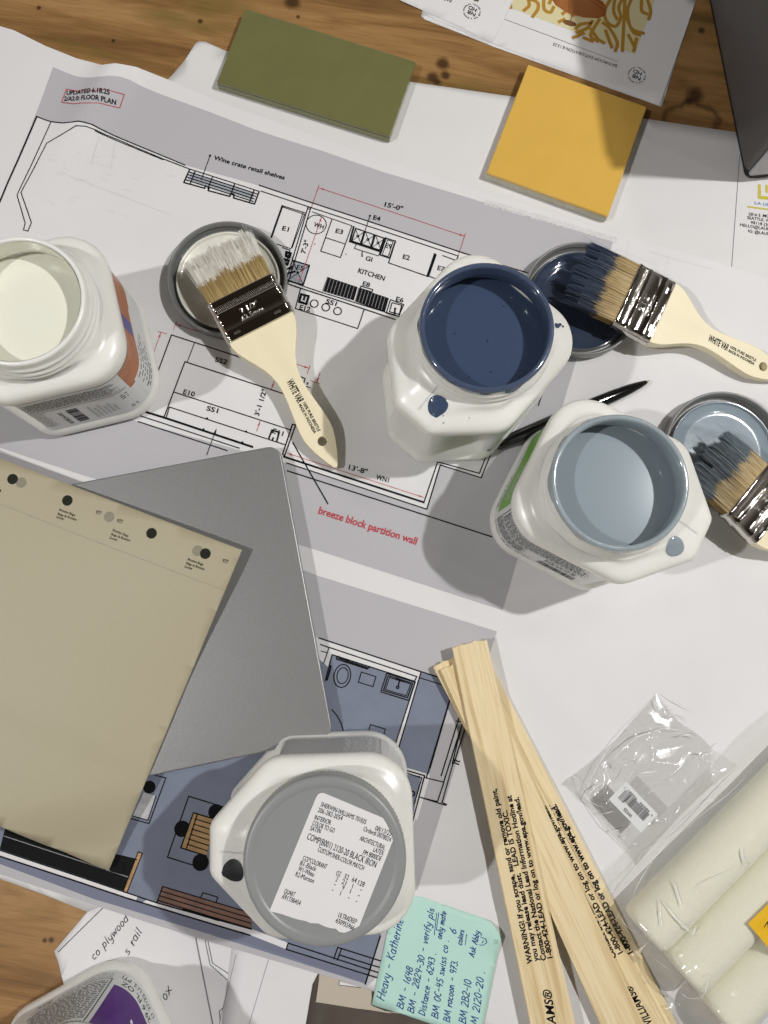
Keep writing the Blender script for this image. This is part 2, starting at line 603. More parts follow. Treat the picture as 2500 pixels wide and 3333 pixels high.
HW = {
    'H': (.6, [[(.02, 0), (.06, 1)], [(.52, 0), (.55, 1)], [(.0, .48), (.58, .55)]]),
    'B': (.55, [[(.05, 0), (.08, 1)], [(.02, .95)] + arc(.12, .76, .34, .22, 80, -90) + arc(.12, .27, .42, .27, 90, -100)]),
    'M': (.75, [[(.02, 0), (.14, 1), (.36, .25), (.6, 1), (.7, 0)]]),
    'K': (.5, [[(.05, 0), (.05, 1)], [(.45, .95), (.06, .45), (.48, 0)]]),
    'D': (.55, [[(.05, 0), (.08, 1)], [(.0, .98)] + arc(.1, .5, .42, .48, 85, -95)]),
    'O': (.5, [arc(.25, .5, .22, .5, 80, 440, 16)]),
    'C': (.45, [arc(.27, .5, .24, .5, 60, 300, 12)]),
    'A': (.5, [[(0, 0), (.24, 1), (.46, 0)], [(.08, .38), (.4, .38)]]),
    'a': (.42, [arc(.2, .3, .18, .3, 40, 330, 12) + [(.37, .6), (.38, .05), (.44, 0)]]),
    'b': (.4, [[(.05, 1), (.05, 0)] + arc(.19, .28, .16, .27, 200, 520, 12)]),
    'c': (.36, [arc(.2, .3, .18, .3, 50, 310, 10)]),
    'd': (.42, [arc(.2, .3, .18, .3, 40, 330, 12), [(.37, 1), (.37, 0)]]),
    'e': (.4, [[(.03, .3), (.36, .34)] + arc(.2, .3, .17, .3, 20, 310, 12)]),
    'f': (.3, [arc(.25, .8, .12, .2, 60, 180, 5) + [(.12, .1), (.1, -.2)], [(0, .55), (.28, .58)]]),
    'h': (.42, [[(.05, 1), (.05, 0), (.08, .4)] + arc(.2, .4, .13, .2, 150, 10, 6) + [(.36, 0)]]),
    'i': (.18, [[(.08, .6), (.1, 0)], [(.09, .82), (.1, .86)]]),
    'k': (.38, [[(.05, 1), (.05, 0)], [(.32, .6), (.06, .28), (.36, 0)]]),
    'l': (.18, [[(.07, 1), (.08, .05), (.14, 0)]]),
    'm': (.6, [[(.03, .6), (.05, 0), (.1, .45), (.22, .58), (.28, .4), (.29, 0), (.34, .45), (.46, .58), (.53, .4), (.56, 0)]]),
    'n': (.42, [[(.03, .6), (.05, 0), (.1, .42), (.24, .6), (.34, .42), (.38, 0)]]),
    'o': (.4, [arc(.2, .3, .17, .3, 80, 440, 14)]),
    'p': (.42, [[(.05, .6), (.02, -.4)], arc(.2, .32, .17, .28, 170, -160, 12)]),
    'r': (.3, [[(.04, .6), (.06, 0), (.1, .4), (.2, .58), (.28, .52)]]),
    's': (.34, [arc(.18, .45, .13, .14, 40, 220, 7) + arc(.16, .15, .15, .15, 60, -150, 8)]),
    't': (.32, [[(.14, .95), (.14, .08), (.24, .02)], [(0, .62), (.3, .66)]]),
    'u': (.42, [[(.04, .6), (.06, .1), (.18, 0), (.32, .15), (.35, .6), (.37, 0)]]),
    'v': (.38, [[(.02, .6), (.16, 0), (.36, .6)]]),
    'w': (.55, [[(.02, .6), (.12, 0), (.27, .5), (.38, 0), (.54, .6)]]),
    'y': (.42, [[(.04, .6), (.06, .2), (.18, .08), (.34, .2)], [(.37, .6), (.34, -.2), (.2, -.42), (.05, -.32)]]),
    '-': (.42, [[(.06, .42), (.36, .44)]]), '.': (.2, [[(.06, 0), (.1, .05)]]), ' ': (.34, []),
    '0': (.45, [arc(.22, .5, .19, .5, 80, 440, 16)]), '1': (.2, [[(.08, 1), (.06, 0)]]),
    '2': (.48, [arc(.22, .74, .18, .26, 160, -30, 8) + [(.02, 0), (.46, .03)]]),
    '3': (.42, [arc(.18, .76, .18, .23, 140, -80, 8) + arc(.18, .27, .22, .27, 80, -140, 9)]),
    '4': (.45, [[(.1, 1), (.04, .45), (.42, .5)], [(.34, .95), (.30, 0)]]),
    '5': (.42, [[(.4, 1), (.1, .97), (.08, .58)] + arc(.18, .3, .22, .3, 110, -130, 9)]),
    '6': (.42, [[(.34, 1), (.1, .5)] + arc(.2, .25, .17, .25, 160, 520, 14)]),
    '7': (.42, [[(.02, .95), (.4, .97), (.14, 0)], [(.1, .48), (.36, .5)]]),
    '8': (.42, [arc(.2, .75, .15, .24, -80, 260, 10) + arc(.2, .26, .19, .26, 100, -260, 12)]),
    '9': (.42, [arc(.2, .72, .17, .26, 20, 360, 12) + [(.34, .3), (.28, 0)]]),
    'x': (.5, [[(.05, 0), (.42, .75)], [(.0, .6), (.46, .1)]]),
}


class Ink(MB):
    """flat print that follows a surface. zf gives the height of the paper at x, y"""

    def __init__(s, zf=0.0, lift=.12):
        super().__init__()
        s.cell = 9 if callable(zf) else 0
        s.zf = zf if callable(zf) else (lambda x, y, c=zf: c)
        s.lift = lift
        s.k = 0
        s.heavy = 1.0

    def at(s, pt):
        z = 0
        for _ in range(5):
            x, y, _z = P(pt[0], pt[1], z)
            z = s.zf(x, y)
        return (x, y)

    def put(s, pts, faces, mi, lev=0.0):
        s.add([(x, y, s.zf(x, y) + s.lift + lev) for x, y in pts], faces, mi)

    def line(s, pts, w=.5, mi=0, cr=SRC, lev=.10, closed=False, world=False, step=6):
        w *= s.heavy
        q = list(pts) if world else [s.at(cr(*p)) for p in pts]
        if closed:
            q.append(q[0])
        for a, b in zip(q, q[1:]):
            dx, dy = b[0] - a[0], b[1] - a[1]
            L = math.hypot(dx, dy)
            if L < 1e-6:
                continue
            ux, uy = dx / L, dy / L
            nx, ny = -uy * w / 2, ux * w / 2
            n = max(1, int(L / step))
            e = w * .35
            vs = []
            for i in range(n + 1):
                t = i / n
                ex = -e if i == 0 else (e if i == n else 0)
                x, y = a[0] + dx * t + ux * ex, a[1] + dy * t + uy * ex
                vs += [(x + nx, y + ny), (x - nx, y - ny)]
            s.k = (s.k + 1) % 13
            s.put(vs, [(2 * i + 1, 2 * i + 3, 2 * i + 2, 2 * i) for i in range(n)], mi, lev + s.k * .003)

    def poly(s, pts, mi=0, cr=SRC, lev=0.0, world=False, cell=None):
        cell = s.cell if cell is None else cell
        q = list(pts) if world else [s.at(cr(*p)) for p in pts]
        bm = bmesh.new()
        f = bm.faces.new([bm.verts.new((x, y, 0)) for x, y in q])
        bmesh.ops.triangulate(bm, faces=[f])
        if cell:
            xs = [p[0] for p in q]
            ys = [p[1] for p in q]
            for ax, lo, hi in ((0, min(xs), max(xs)), (1, min(ys), max(ys))):
                c = lo + cell
                while c < hi:
                    co = Vector((c, 0, 0)) if ax == 0 else Vector((0, c, 0))
                    no = Vector((1, 0, 0)) if ax == 0 else Vector((0, 1, 0))
                    bmesh.ops.bisect_plane(bm, geom=bm.verts[:] + bm.edges[:] + bm.faces[:], plane_co=co, plane_no=no)
                    c += cell
        bm.normal_update()
        bm.verts.index_update()
        vs = [(v.co.x, v.co.y) for v in bm.verts]
        fs = []
        for f in bm.faces:
            ids = [v.index for v in f.verts]
            fs.append(ids if f.normal.z > 0 else ids[::-1])
        bm.free()
        s.put(vs, fs, mi, lev)

    def disc(s, c, r, mi=0, cr=SRC, lev=.1, n=28, world=False, ry=None, rot=0):
        x, y = c if world else s.at(cr(*c))
        ry = ry or r
        pts = []
        for i in range(n):
            a = 2 * math.pi * i / n
            px, py = r * math.cos(a), ry * math.sin(a)
            pts.append((x + px * math.cos(rot) - py * math.sin(rot), y + px * math.sin(rot) + py * math.cos(rot)))
        s.poly(pts, mi, world=True, lev=lev)

    def circle(s, c, r, w=.4, mi=0, cr=SRC, n=32, lev=.1, ry=None, rot=0):
        x, y = s.at(cr(*c))
        ry = ry or r
        pts = []
        for i in range(n):
            a = 2 * math.pi * i / n
            px, py = r * math.cos(a), ry * math.sin(a)
            pts.append((x + px * math.cos(rot) - py * math.sin(rot), y + px * math.sin(rot) + py * math.cos(rot)))
        s.line(pts, w, mi, world=True, closed=True, lev=lev)

    def text(s, body, a, b, h, mi=0, cr=SRC, bold=0.0, shear=0.0, lev=.14, flip=False, world=False):
        """baseline from a to b (stretched to fit), cap height h in mm"""
        p = a if world else s.at(cr(*a))
        q = b if world else s.at(cr(*b))
        ux, uy = q[0] - p[0], q[1] - p[1]
        L = math.hypot(ux, uy)
        nx, ny = -uy / L * h, ux / L * h
        if flip:
            nx, ny = -nx, -ny
        vs, fs = glyphs(body, bold, shear)
        if flip:
            fs = [f[::-1] for f in fs]
        s.put([(p[0] + ux * x + nx * y, p[1] + uy * x + ny * y) for x, y in vs], fs, mi, lev)

    def hand(s, body, a, b, h, mi=0, cr=SRC, w=.42, lev=.12):
        p = s.at(cr(*a))
        q = s.at(cr(*b))
        ux, uy = q[0] - p[0], q[1] - p[1]
        L = math.hypot(ux, uy)
        ux, uy = ux / L, uy / L
        tot = sum(HW[c][0] + .1 for c in body)
        sx = L / tot
        x = 0
        for c in body:
            wd, st = HW[c]
            jy = random.uniform(-.04, .04)
            for stroke in st:
                pts = []
                for (gx, gy) in stroke:
                    X = (x + gx + .22 * gy) * sx
                    Y = (gy + jy) * h
                    pts.append((p[0] + ux * X - uy * Y, p[1] + uy * X + ux * Y))
                s.line(pts, w, mi, world=True, lev=lev)
            x += wd + .1

    def arrow(s, tip, frm, cr, mi=1, L=4.2, wd=1.5):
        t = s.at(cr(*tip))
        f = s.at(cr(*frm))
        ux, uy = t[0] - f[0], t[1] - f[1]
        d = math.hypot(ux, uy)
        ux, uy = ux / d, uy / d
        s.poly([(t[0], t[1]), (t[0] - ux * L - uy * wd / 2, t[1] - uy * L + ux * wd / 2), (t[0] - ux * L + uy * wd / 2, t[1] - uy * L - ux * wd / 2)], mi, world=True, lev=.16)


def sheet_poly(name, outline_world, z, m, label, cat, th=.18, zf=None, group=None, cell=14):
    """a flat or gently waving sheet with an outline in world mm"""
    ink = Ink(zf if zf else z, 0)
    ink.poly(outline_world, 0, world=True, cell=cell)
    c = (sum(p[0] for p in outline_world) / len(outline_world), sum(p[1] for p in outline_world) / len(outline_world), z)
    t = thing(name, label, cat, c, group=group)
    o = ink.build('page', m, t, smooth=True)
    sm = o.modifiers.new('th', 'SOLIDIFY')
    sm.thickness = th * .001
    sm.offset = -1
    return t


# ================================================================== SETTING
mb = MB()
mb.box((0, 60, -12), (1500, 1500, 24))
tt = mb.build('tabletop', M['table'], bevel=2)
tt['kind'] = 'structure'


# ================================================================== SHEETS OF PAPER
def sgauss(d, s):
    return math.exp(-(d / s) ** 2)


# --- back sheet with the letterhead at its right side
def z_back(x, y):
    q = P(655, 143)
    d = math.hypot(x - q[0], y - q[1])
    return .5 + 3.0 * sgauss(d, 24)


def world(pts, cr=SRC, z=0):
    return [P(*cr(*p), z)[:2] for p in pts]


back = world([(600, 205), (640, 150), (652, 143), (672, 146), (735, 170), (1000, 214), (1333, 267), (1672, 316), (2102, 388), (2388, 430), (2900, 515),
              (2900, 1500), (700, 1100), (480, 330)])
t_back = sheet_poly('paper_sheet', back, .5, M['paper2'], 'plain white sheet under the tiles with a letterhead at its right edge', 'paper sheet', zf=z_back)
ik = Ink(z_back)
ik.line([(510, 1240), (445, 2140)], .35, 0, RT)
ik.line([(480, 5), (445, 2140)], .2, 0, RT) if False else None
ik.poly([(655, 1475), (680, 1475), (680, 1565), (760, 1572), (760, 1600), (655, 1590)], 1, RT)
ik.poly([(715, 1478), (735, 1480), (735, 1545), (715, 1540)], 1, RT)
ik.poly([(572, 1645), (760, 1672), (760, 1684), (572, 1659)], 1, RT)
ik.text('LA UNIÓN', (628, 1632), (850, 1665), 2.6, 2, RT, bold=.01)
for body, a, b in (('2816 S. MO', (580, 1722), (748, 1742)), ('SEATTLE, W', (570, 1752), (752, 1777)), ('98118 (20', (598, 1790), (748, 1812)),
                   ('HELLO@LAUN', (513, 1808), (752, 1846)), ('IG: @LAUN', (578, 1858), (752, 1884))):
    ik.text(body, a, b, 2.7, 0, RT, bold=.008)
ik.build('letterhead', [M['black_ink'], M['logo_yellow'], M['logo_blue']], t_back)

# --- the big drawing sheet
_ra = P(430, 185)
_rb = P(190, 500)
_rl = math.hypot(_rb[0] - _ra[0], _rb[1] - _ra[1])
_rd = ((_rb[0] - _ra[0]) / _rl, (_rb[1] - _ra[1]) / _rl)
TOPE = [(-260, 5), (-120, 50), (0, 85), (45, 98), (150, 150), (250, 190), (331, 211), (376, 205), (444, 218), (550, 260), (716, 331), (904, 399),
        (1250, 520), (1551, 618), (2000, 760), (2331, 852), (2500, 907), (2900, 1030)]
BOTE = [(-260, 2740), (0, 2833), (302, 2941), (1035, 3166), (1210, 3225), (1800, 3420), (2900, 3790)]


CRS = []
for p_, q_, a_, s_ in ((V(905, 1935), V(1110, 1995), .9, 9), (V(985, 1885), V(1120, 1800), .8, 9), (V(1200, 1340), V(1659, 1250), .8, 12), (V(1500, 1330), V(1560, 1650), .7, 12),
                       (V(1230, 800), V(1450, 770), .8, 10), (V(1330, 640), V(1659, 640), .7, 12), (V(1120, 1420), V(1300, 1600), .6, 12), (V(60, 420), V(230, 560), .6, 12), (V(700, 1100), V(980, 1260), .5, 12)):
    CRS.append((*P(*p_)[:2], *P(*q_)[:2], a_, s_))


def z_plan(x, y):
    dx, dy = x - _ra[0], y - _ra[1]
    al = dx * _rd[0] + dy * _rd[1]
    pe = dx * -_rd[1] + dy * _rd[0]
    fade = 1 / (1 + math.exp((al - 70) / 22))
    z = 1.2 + 8.5 * sgauss(pe, 15) * fade
    # the loose left top corner lifts off the table
    fr = 1 / (1 + math.exp((-y + 395) / 18)) / (1 + math.exp((x + 175) / 22))
    z += 4.5 * fr
    for (x0, y0, x1, y1, a_, s_) in CRS:
        ex, ey = x1 - x0, y1 - y0
        L_ = math.hypot(ex, ey)
        t_ = ((x - x0) * ex + (y - y0) * ey) / L_
        d_ = ((x - x0) * ey - (y - y0) * ex) / L_
        e_ = max(0, -t_, t_ - L_)
        z += a_ * math.exp(-(d_ / s_) ** 2 - (e_ / 25) ** 2)
    z += .5 * math.sin(x * .031 + y * .013) * math.sin(y * .027 - x * .008)
    return z


def polyline_at(pts, n):
    L = [0]
    for a, b in zip(pts, pts[1:]):
        L.append(L[-1] + math.hypot(b[0] - a[0], b[1] - a[1]))
    out = []
    k = 0
    for i in range(n):
        d = L[-1] * i / (n - 1)
        while k < len(L) - 2 and L[k + 1] < d:
            k += 1
        t = (d - L[k]) / (L[k + 1] - L[k])
        out.append((pts[k][0] + (pts[k + 1][0] - pts[k][0]) * t, pts[k][1] + (pts[k + 1][1] - pts[k][1]) * t))
    return out


t_plan = thing('drawing_sheet', 'large architectural drawing sheet with two floor plans, lying under the jars, brushes and laptop', 'drawing sheet', (0, 50, 1.2))
ikp = Ink(z_plan)
NX, NY = 320, 190
te = [ikp.at(p) for p in polyline_at(TOPE, NX)]
be = [ikp.at(p) for p in polyline_at(BOTE, NX)]
mb = MB()
vs = []
for j in range(NY):
    v = (j / (NY - 1)) ** 1.7
    for i in range(NX):
        x = te[i][0] + (be[i][0] - te[i][0]) * v
        y = te[i][1] + (be[i][1] - te[i][1]) * v
        vs.append((x, y, z_plan(x, y)))
mb.add(vs, [(j * NX + i, (j + 1) * NX + i, (j + 1) * NX + i + 1, j * NX + i + 1) for j in range(NY - 1) for i in range(NX - 1)])
o = mb.build('page', M['paper'], t_plan, smooth=True)
sm = o.modifiers.new('th', 'SOLIDIFY')
sm.thickness = .00018
sm.offset = -1

# shaded backgrounds of both plans
bgk = Ink(z_plan, .28)
top1 = [(230, 290), (280, 312), (330, 330), (400, 335), (440, 331), (480, 328), (520, 333), (560, 345), (700, 410), (900, 482), (1100, 560), (1400, 655), (1659, 745)]
bgk.poly([A(*p) for p in top1] + [(1551, 652), (1995, 787), (1883, 1146), (1635, 1986), (1040, 1793), (280, 1549), (93, 1488), (-290, 1360), (0, 655)], 0, cell=4)
bgk.poly([(-230, 1390), (93, 1505), (247, 1562), (1040, 1876), (1617, 2055), (1290, 3120), (1190, 3215), (700, 3070), (350, 2960), (0, 2845), (-250, 2755)], 0, cell=25)
bgk.build('grey_background', [M['grey_print']], t_plan)

pl = Ink(z_plan, .42)
# 0 white 1 blue floor 2 band 3 counter 4 tan 5 brown 6 marble 7 shelf blue 8 black
wall = [(160, 505), (190, 517), (220, 527), (270, 533), (310, 529), (340, 525), (370, 531), (400, 540), (500, 590), (800, 715)]
pl.poly([A(*p) for p in wall] + [(850, 607), (1525, 830), (1790, 912)] + [N(1610, 470), N(1250, 970), N(1015, 895), N(940, 1150), N(150, 890)] + [(450, 1373), (-120, 1190), (0, 663)], 0, cell=4)
pl.poly([K(245, 590), K(373, 628), K(325, 775), K(200, 742)], 7, lev=.03)
for k in range(3):
    a = A(825 + k * 93, 745 + k * 29)
    b = A(915 + k * 93, 775 + k * 29)
    pl.poly([a, b, (b[0] - 9, b[1] + 24), (a[0] - 9, a[1] + 24)], 7, lev=.03)
# lower plan
pl.poly([Z7(330, 300), Z7(1115, 560), (1399, 2520), (1351, 2669), (1238, 3045), (1192, 3202), C0(1250, 1030), C0(600, 830), C0(0, 608), (-250, 2725), (-200, 1790), (500, 1950), (900, 2060)], 0, lev=-.05)
pl.poly([Z7(430, 430), Z7(1075, 640), Z7(1020, 785), Z7(915, 1125), G(1300, 300), G(1350, 420), G(1500, 450), G(1450, 710), (1238, 3045), (1192, 3202), C0(1250, 1030), C0(600, 830), C0(0, 608), (-250, 2725), (-200, 1800), (500, 1960), (1000, 2110), Z7(405, 530)], 1, cell=20)
pl.poly([Z7(1113, 570), Z7(1285, 612), Z7(1340, 770), G(1555, 430), G(1390, 380), G(1351, 297)], 1, lev=.01)
pl.poly([G(1395, 430), G(1500, 440), G(1440, 640), G(1380, 620)], 1, lev=.02)
pl.poly([C0(0, 520), C0(800, 788), C0(1000, 855), C0(1600, 1020), G(660, 1500), G(650, 1540), C0(1590, 1058), C0(800, 820), C0(0, 555)], 0, lev=.03)
pl.poly([C0(0, 558), C0(800, 823), C0(1590, 1060), G(650, 1543), G(1120, 1690), G(1150, 1755), C0(1650, 1135), C0(600, 832), C0(0, 606)], 2, lev=.04)
pl.poly([C0(35, 378), C0(862, 575), C0(795, 782), C0(0, 515)], 3, lev=.05)
pl.poly([C0(880, 530), C0(906, 540), C0(808, 790), C0(785, 780)], 4, lev=.06)
pl.poly([C0(1035, 750), C0(1600, 925), C0(1600, 1020), C0(1000, 847)], 5, lev=.05)
pl.poly([C0(1162, 884), C0(1397, 955), C0(1393, 973), C0(1158, 902)], 8, lev=.10)
for c, r in (((1158, 385), 5.8), ((1372, 278), 5.6), ((1275, 598), 6.0), ((950, 120), 4.6)):
    pl.disc(c, r, 8, C0, lev=.03)
pl.poly([C0(1230, 283), C0(1372, 325), C0(1312, 556), C0(1150, 505)], 4, lev=.06)
pl.poly([C0(915, 155), C0(993, 177), C0(940, 331), C0(846, 303)], 6, lev=.06)
pl.poly([G(1525, 430), G(1560, 440), G(1480, 720), G(1450, 700)], 0, lev=.03)
pl.poly([G(1530, 440), G(1640, 480), G(1600, 600), G(1490, 560)], 0, lev=.0) if False else None
pl.build('plan_fills', [M['white_print'], M['floor_blue'], M['band_blue'], M['counter'], M['tan'], M['brown'], M['marble'], M['shelfblue'], M['black_ink']], t_plan)

ln = Ink(z_plan, .56)
ln.heavy = 1.75
l = ln.line
# upper plan: left shop window and walls
l(wall, .55, 0, A)
l([(160, 505), (0, 875)], .8, 0, A)
l([(222, 527), (75, 845), (110, 965), (103, 995), (122, 1000), (137, 963), (92, 833), (203, 620), (330, 545), (370, 547), (412, 562), (510, 605), (705, 688), (705, 692), (412, 567)], .45, 0, A)
l([(705, 688), (820, 732), (1120, 828)], .5, 0, A)
l([(820, 733), (795, 790), (885, 815), (888, 805), (905, 812), (900, 825), (993, 850), (998, 836), (1012, 842), (1010, 857), (1100, 883), (1120, 828)], .7, 0, A)
for k in range(1, 5):
    l([(820 - 5 * k, 733 + 11 * k), (1115 - 5 * k, 828 + 11 * k)], .55, 0, A)
for f in (.08, .33, .65, .93):
    l([(820 + 300 * f, 733 + 95 * f), (800 + 300 * f, 785 + 95 * f)], .55, 0, A)
ln.disc((908, 674), 1.0, 0, A)
l([(908, 674), (870, 780)], .35, 0, A)
l([(844, 604), (1525, 830), (1790, 912)], .6, 0)
l([(0, 55), (395, 185), (1520, 555), (1505, 590), (1400, 552)], .5, 0, K)
# kitchen
l([(165, 168), (345, 225)], .5, 0, K)
l([(168, 178), (335, 235), (240, 492)], .4, 0, K)
l([(165, 168), (80, 410)], .9, 0, K)
l([(322, 228), (232, 500), (120, 462)], .4, 0, K)
l([(362, 178), (190, 760)], .5, 0, K)
l([(383, 185), (210, 762)], .5, 0, K)
l([(362, 178), (383, 185), (378, 197), (358, 190), (362, 178)], .4, 0, K)
l([(395, 215), (545, 268), (700, 322)], .4, 0, K)
ln.circle((425, 312), 8.3, .4, 0, K)
l([(548, 270), (460, 518), (612, 567), (700, 325)], .45, 0, K)
l([(502, 415), (645, 462)], .45, 0, K)
l([(715, 330), (685, 443), (925, 523), (962, 415)], .9, 0, K)
l([(730, 342), (700, 440), (915, 510), (948, 418), (730, 342)], .6, 0, K)
for k in range(3):
    x0, y0 = 722 + 78 * k, 345 + 26 * k
    l([(x0 + 6, y0), (x0 + 48, y0 + 115)], .28, 0, K)
    l([(x0 + 72, y0 + 25), (x0 - 20, y0 + 92)], .28, 0, K)
    ln.circle((x0 + 24, y0 + 57), .9, .4, 0, K, n=12)
    if k:
        l([(x0 - 2, y0 - 4), (x0 - 30, y0 + 98)], 1.0, 0, K)
l([(732, 470), (720, 497), (905, 555), (918, 525)], .4, 0, K)
l([(780, 520), (778, 545)], .5, 0, K)
ln.poly([(778, 535), (788, 560), (770, 560)], 0, K)
l([(962, 418), (918, 548), (990, 572), (1035, 440), (962, 418)], .6, 0, K)
l([(975, 432), (935, 545), (980, 560), (1018, 445), (975, 432)], .35, 0, K)
l([(1038, 440), (983, 608), (1283, 712), (1340, 540)], .5, 0, K)
l([(1340, 540), (1283, 712)], 1.0, 0, K)
l([(1350, 545), (1293, 710), (1340, 728)], .5, 0, K)
ln.disc((840, 245), .9, 0, K)
l([(840, 245), (797, 375)], .35, 0, K)
ln.disc((415, 463), .5, 0, K)
ln.disc((655, 541), .5, 0, K)
ln.poly([(510, 716), (745, 795), (715, 898), (472, 825)], 0, K)
ln.poly([(752, 800), (985, 880), (955, 988), (722, 905)], 0, K)
for k in range(9):
    f = k / 9
    l([(512 + 230 * f, 722 + 78 * f), (480 + 230 * f, 825 + 78 * f)], .25, 2, K, lev=.2)
    l([(755 + 225 * f, 806 + 78 * f), (728 + 225 * f, 900 + 78 * f)], .25, 2, K, lev=.2)
l([(770, 788), (862, 815), (855, 832), (765, 805), (770, 788)], .5, 0, K)
l([(998, 892), (965, 995), (1060, 1022), (1100, 930), (998, 892)], .5, 0, K)
l([(1010, 915), (990, 985), (1065, 1005), (1085, 935), (1010, 915)], .5, 0, K)
ln.disc((1035, 960), .9, 0, K)
l([(1033, 960), (1030, 1000)], .8, 0, K)
l([(215, 742), (330, 790), (475, 838), (1045, 1015)], .5, 0, K)
l([(205, 770), (310, 805), (1035, 1045)], .6, 0, K)
l([(305, 805), (265, 960), (745, 1115), (795, 965)], .5, 0, K)
l([(310, 850), (368, 865), (350, 925), (294, 908), (310, 850)], 1.1, 0, K)
l([(335, 872), (330, 893)], .9, 0, K)
for c in ((410, 922), (499, 951), (590, 980)):
    ln.circle(c, 3.1, .5, 0, K)
l([(245, 590), (373, 628), (325, 778), (200, 745)], .7, 0, K)
l([(245, 590), (325, 778)], .35, 0, K)
l([(373, 628), (200, 745)], .35, 0, K)
ln.disc((283, 684), 1.0, 0, K)
l([(205, 655), (240, 635), (232, 655)], .9, 0, K)
l([(205, 690), (262, 675)], .9, 0, K)
l([(165, 490), (225, 510), (190, 620)], .4, 0, K)
for c in ((212, 545), (196, 600)):
    l([(c[0] - 18, c[1] - 22), (c[0] + 20, c[1] - 12), (c[0] + 8, c[1] + 24), (c[0] - 22, c[1] + 12)], .9, 0, K, closed=True)
    ln.circle(c, 1.3, .6, 0, K, n=14)
# bar and left counter
l([(110, 815), (278, 360), (470, 422), (990, 592)], .55, 0, B6)
l([(470, 422), (410, 582)], .4, 0, B6)
l([(215, 1045), (390, 582), (1220, 852)], .55, 0, B6)
l([(302, 835), (1270, 1150)], .5, 0, B6)
l([(260, 958), (235, 1045)], .5, 0, B6)
l([(260, 958), (1215, 1270)], .5, 0, B6)
for c in ((573, 1053), (898, 1162), (543, 1144), (866, 1252)):
    ln.disc(c, .9, 0, B6)
l([(50, 995), (215, 1045), (950, 1290)], 1.0, 0, B6)
l([(0, 1025), (840, 1300)], .5, 0, B6)
l([(0, 1078), (740, 1320)], .5, 0, B6)
l([(570, 1355), (640, 1165)], .35, 0, B6)
ln.arrow((652, 1135), (600, 1280), B6, 0, 4.5, 2)
l([(1282, 1102), (1308, 1108), (1218, 1360), (1200, 1350), (1282, 1102)], .6, 0, B6)
l([(1085, 1222), (1112, 1150), (1172, 1168), (1150, 1248)], .8, 0, B6)
l([(1122, 1215), (1115, 1232)], .8, 0, B6)
l([(1338, 702), (1388, 722), (1370, 780)], .5, 0, B6)
l([(180, 770), (380, 1118)], .55, 0, N)
l([(130, 850), (925, 1110)], .9, 0, N)
l([(145, 885), (940, 1148)], .5, 0, N)
l([(150, 930), (1310, 1305)], .55, 0, N)
l([(925, 1110), (1003, 880)], .55, 0, N)
l([(942, 1148), (1018, 897)], .55, 0, N)
l([(1003, 880), (1240, 945), (1300, 790)], .5, 0, N)
l([(1018, 897), (1250, 970), (1320, 800)], .5, 0, N)
l([(1604, 470), (1575, 560)], .5, 0, N)
l([(1580, 480), (1560, 540)], .5, 0, N)
# red dimensions
l([(447, 8), (385, 190)], .28, 1, K)
l([(447, 30), (1567, 402)], .28, 1, K)
l([(1575, 382), (1518, 560)], .28, 1, K)
ln.arrow((447, 30), (600, 81), K)
ln.arrow((1567, 402), (1400, 346), K)
l([(467, 253), (293, 760)], .28, 1, K)
ln.arrow((467, 253), (400, 450), K)
ln.arrow((293, 760), (360, 565), K)
l([(315, 270), (700, 400)], .28, 1, B6)
ln.arrow((315, 270), (500, 333), B6)
l([(1290, 595), (1422, 637)], .28, 1, B6)
ln.arrow((1422, 637), (1290, 595), B6)
l([(322, 247), (295, 315)], .28, 1, B6)
l([(1427, 615), (1405, 682)], .28, 1, B6)
l([(88, 625), (190, 340)], .28, 1, B6)
l([(165, 330), (240, 352)], .28, 1, B6)
ln.arrow((190, 340), (150, 450), B6)
for tip, frm in (((1108, 808), (1135, 730)), ((1015, 1070), (985, 1158)), ((1483, 757), (1510, 672))):
    l([frm, tip], .28, 1, B6)
    ln.arrow(tip, frm, B6)
l([(1432, 740), (1507, 765)], .28, 1, B6)
l([(148, 830), (925, 1082)], .28, 1, N)
ln.arrow((148, 830), (300, 880), N)
ln.arrow((925, 1082), (800, 1040), N)
# red box
rb = [(288, 387), (340, 396), (400, 394), (450, 387), (538, 410), (518, 468), (430, 447), (380, 446), (320, 450), (267, 443)]
l(rb, .35, 1, A, closed=True)
# lower plan lines
l([(330, 300), (1115, 560), (1290, 615)], .55, 0, Z7)
l([(340, 350), (1082, 597), (1062, 640)], .5, 0, Z7)
l([(345, 400), (388, 412)], .4, 0, Z7)
l([(405, 378), (365, 495)], .4, 0, Z7)
l([(380, 620), (430, 428), (840, 560), (1070, 635)], .5, 0, Z7)
l([(1115, 562), (930, 1190)], .5, 0, Z7)
l([(1070, 640), (915, 1125)], .5, 0, Z7)
l([(1110, 608), (1290, 665)], .4, 0, Z7)
l([(1340, 770), (1185, 1304)], .5, 0, Z7)
l([(465, 440), (465, 462), (700, 538), (718, 525)], .6, 0, Z7)
l([(480, 440), (482, 455), (700, 528)], .5, 0, Z7)
ln.circle((508, 592), 6.3, .45, 0, Z7, ry=8.6, rot=math.radians(0))
ln.circle((510, 590), 4.2, .4, 0, Z7, ry=6.0)
ln.disc((545, 480), 1.5, 0, Z7)
l([(655, 562), (768, 598), (745, 675), (632, 640)], .4, 0, Z7, closed=True)
l([(725, 967), (840, 1002), (818, 1082), (703, 1047)], .4, 0, Z7, closed=True)
l([(850, 572), (1068, 640), (1022, 782), (805, 715)], .5, 0, Z7, closed=True)
l([(862, 590), (1050, 650), (1010, 760), (825, 705)], .5, 0, Z7, closed=True)
l([(872, 605), (1035, 655), (1000, 745), (840, 697)], .35, 0, Z7, closed=True)
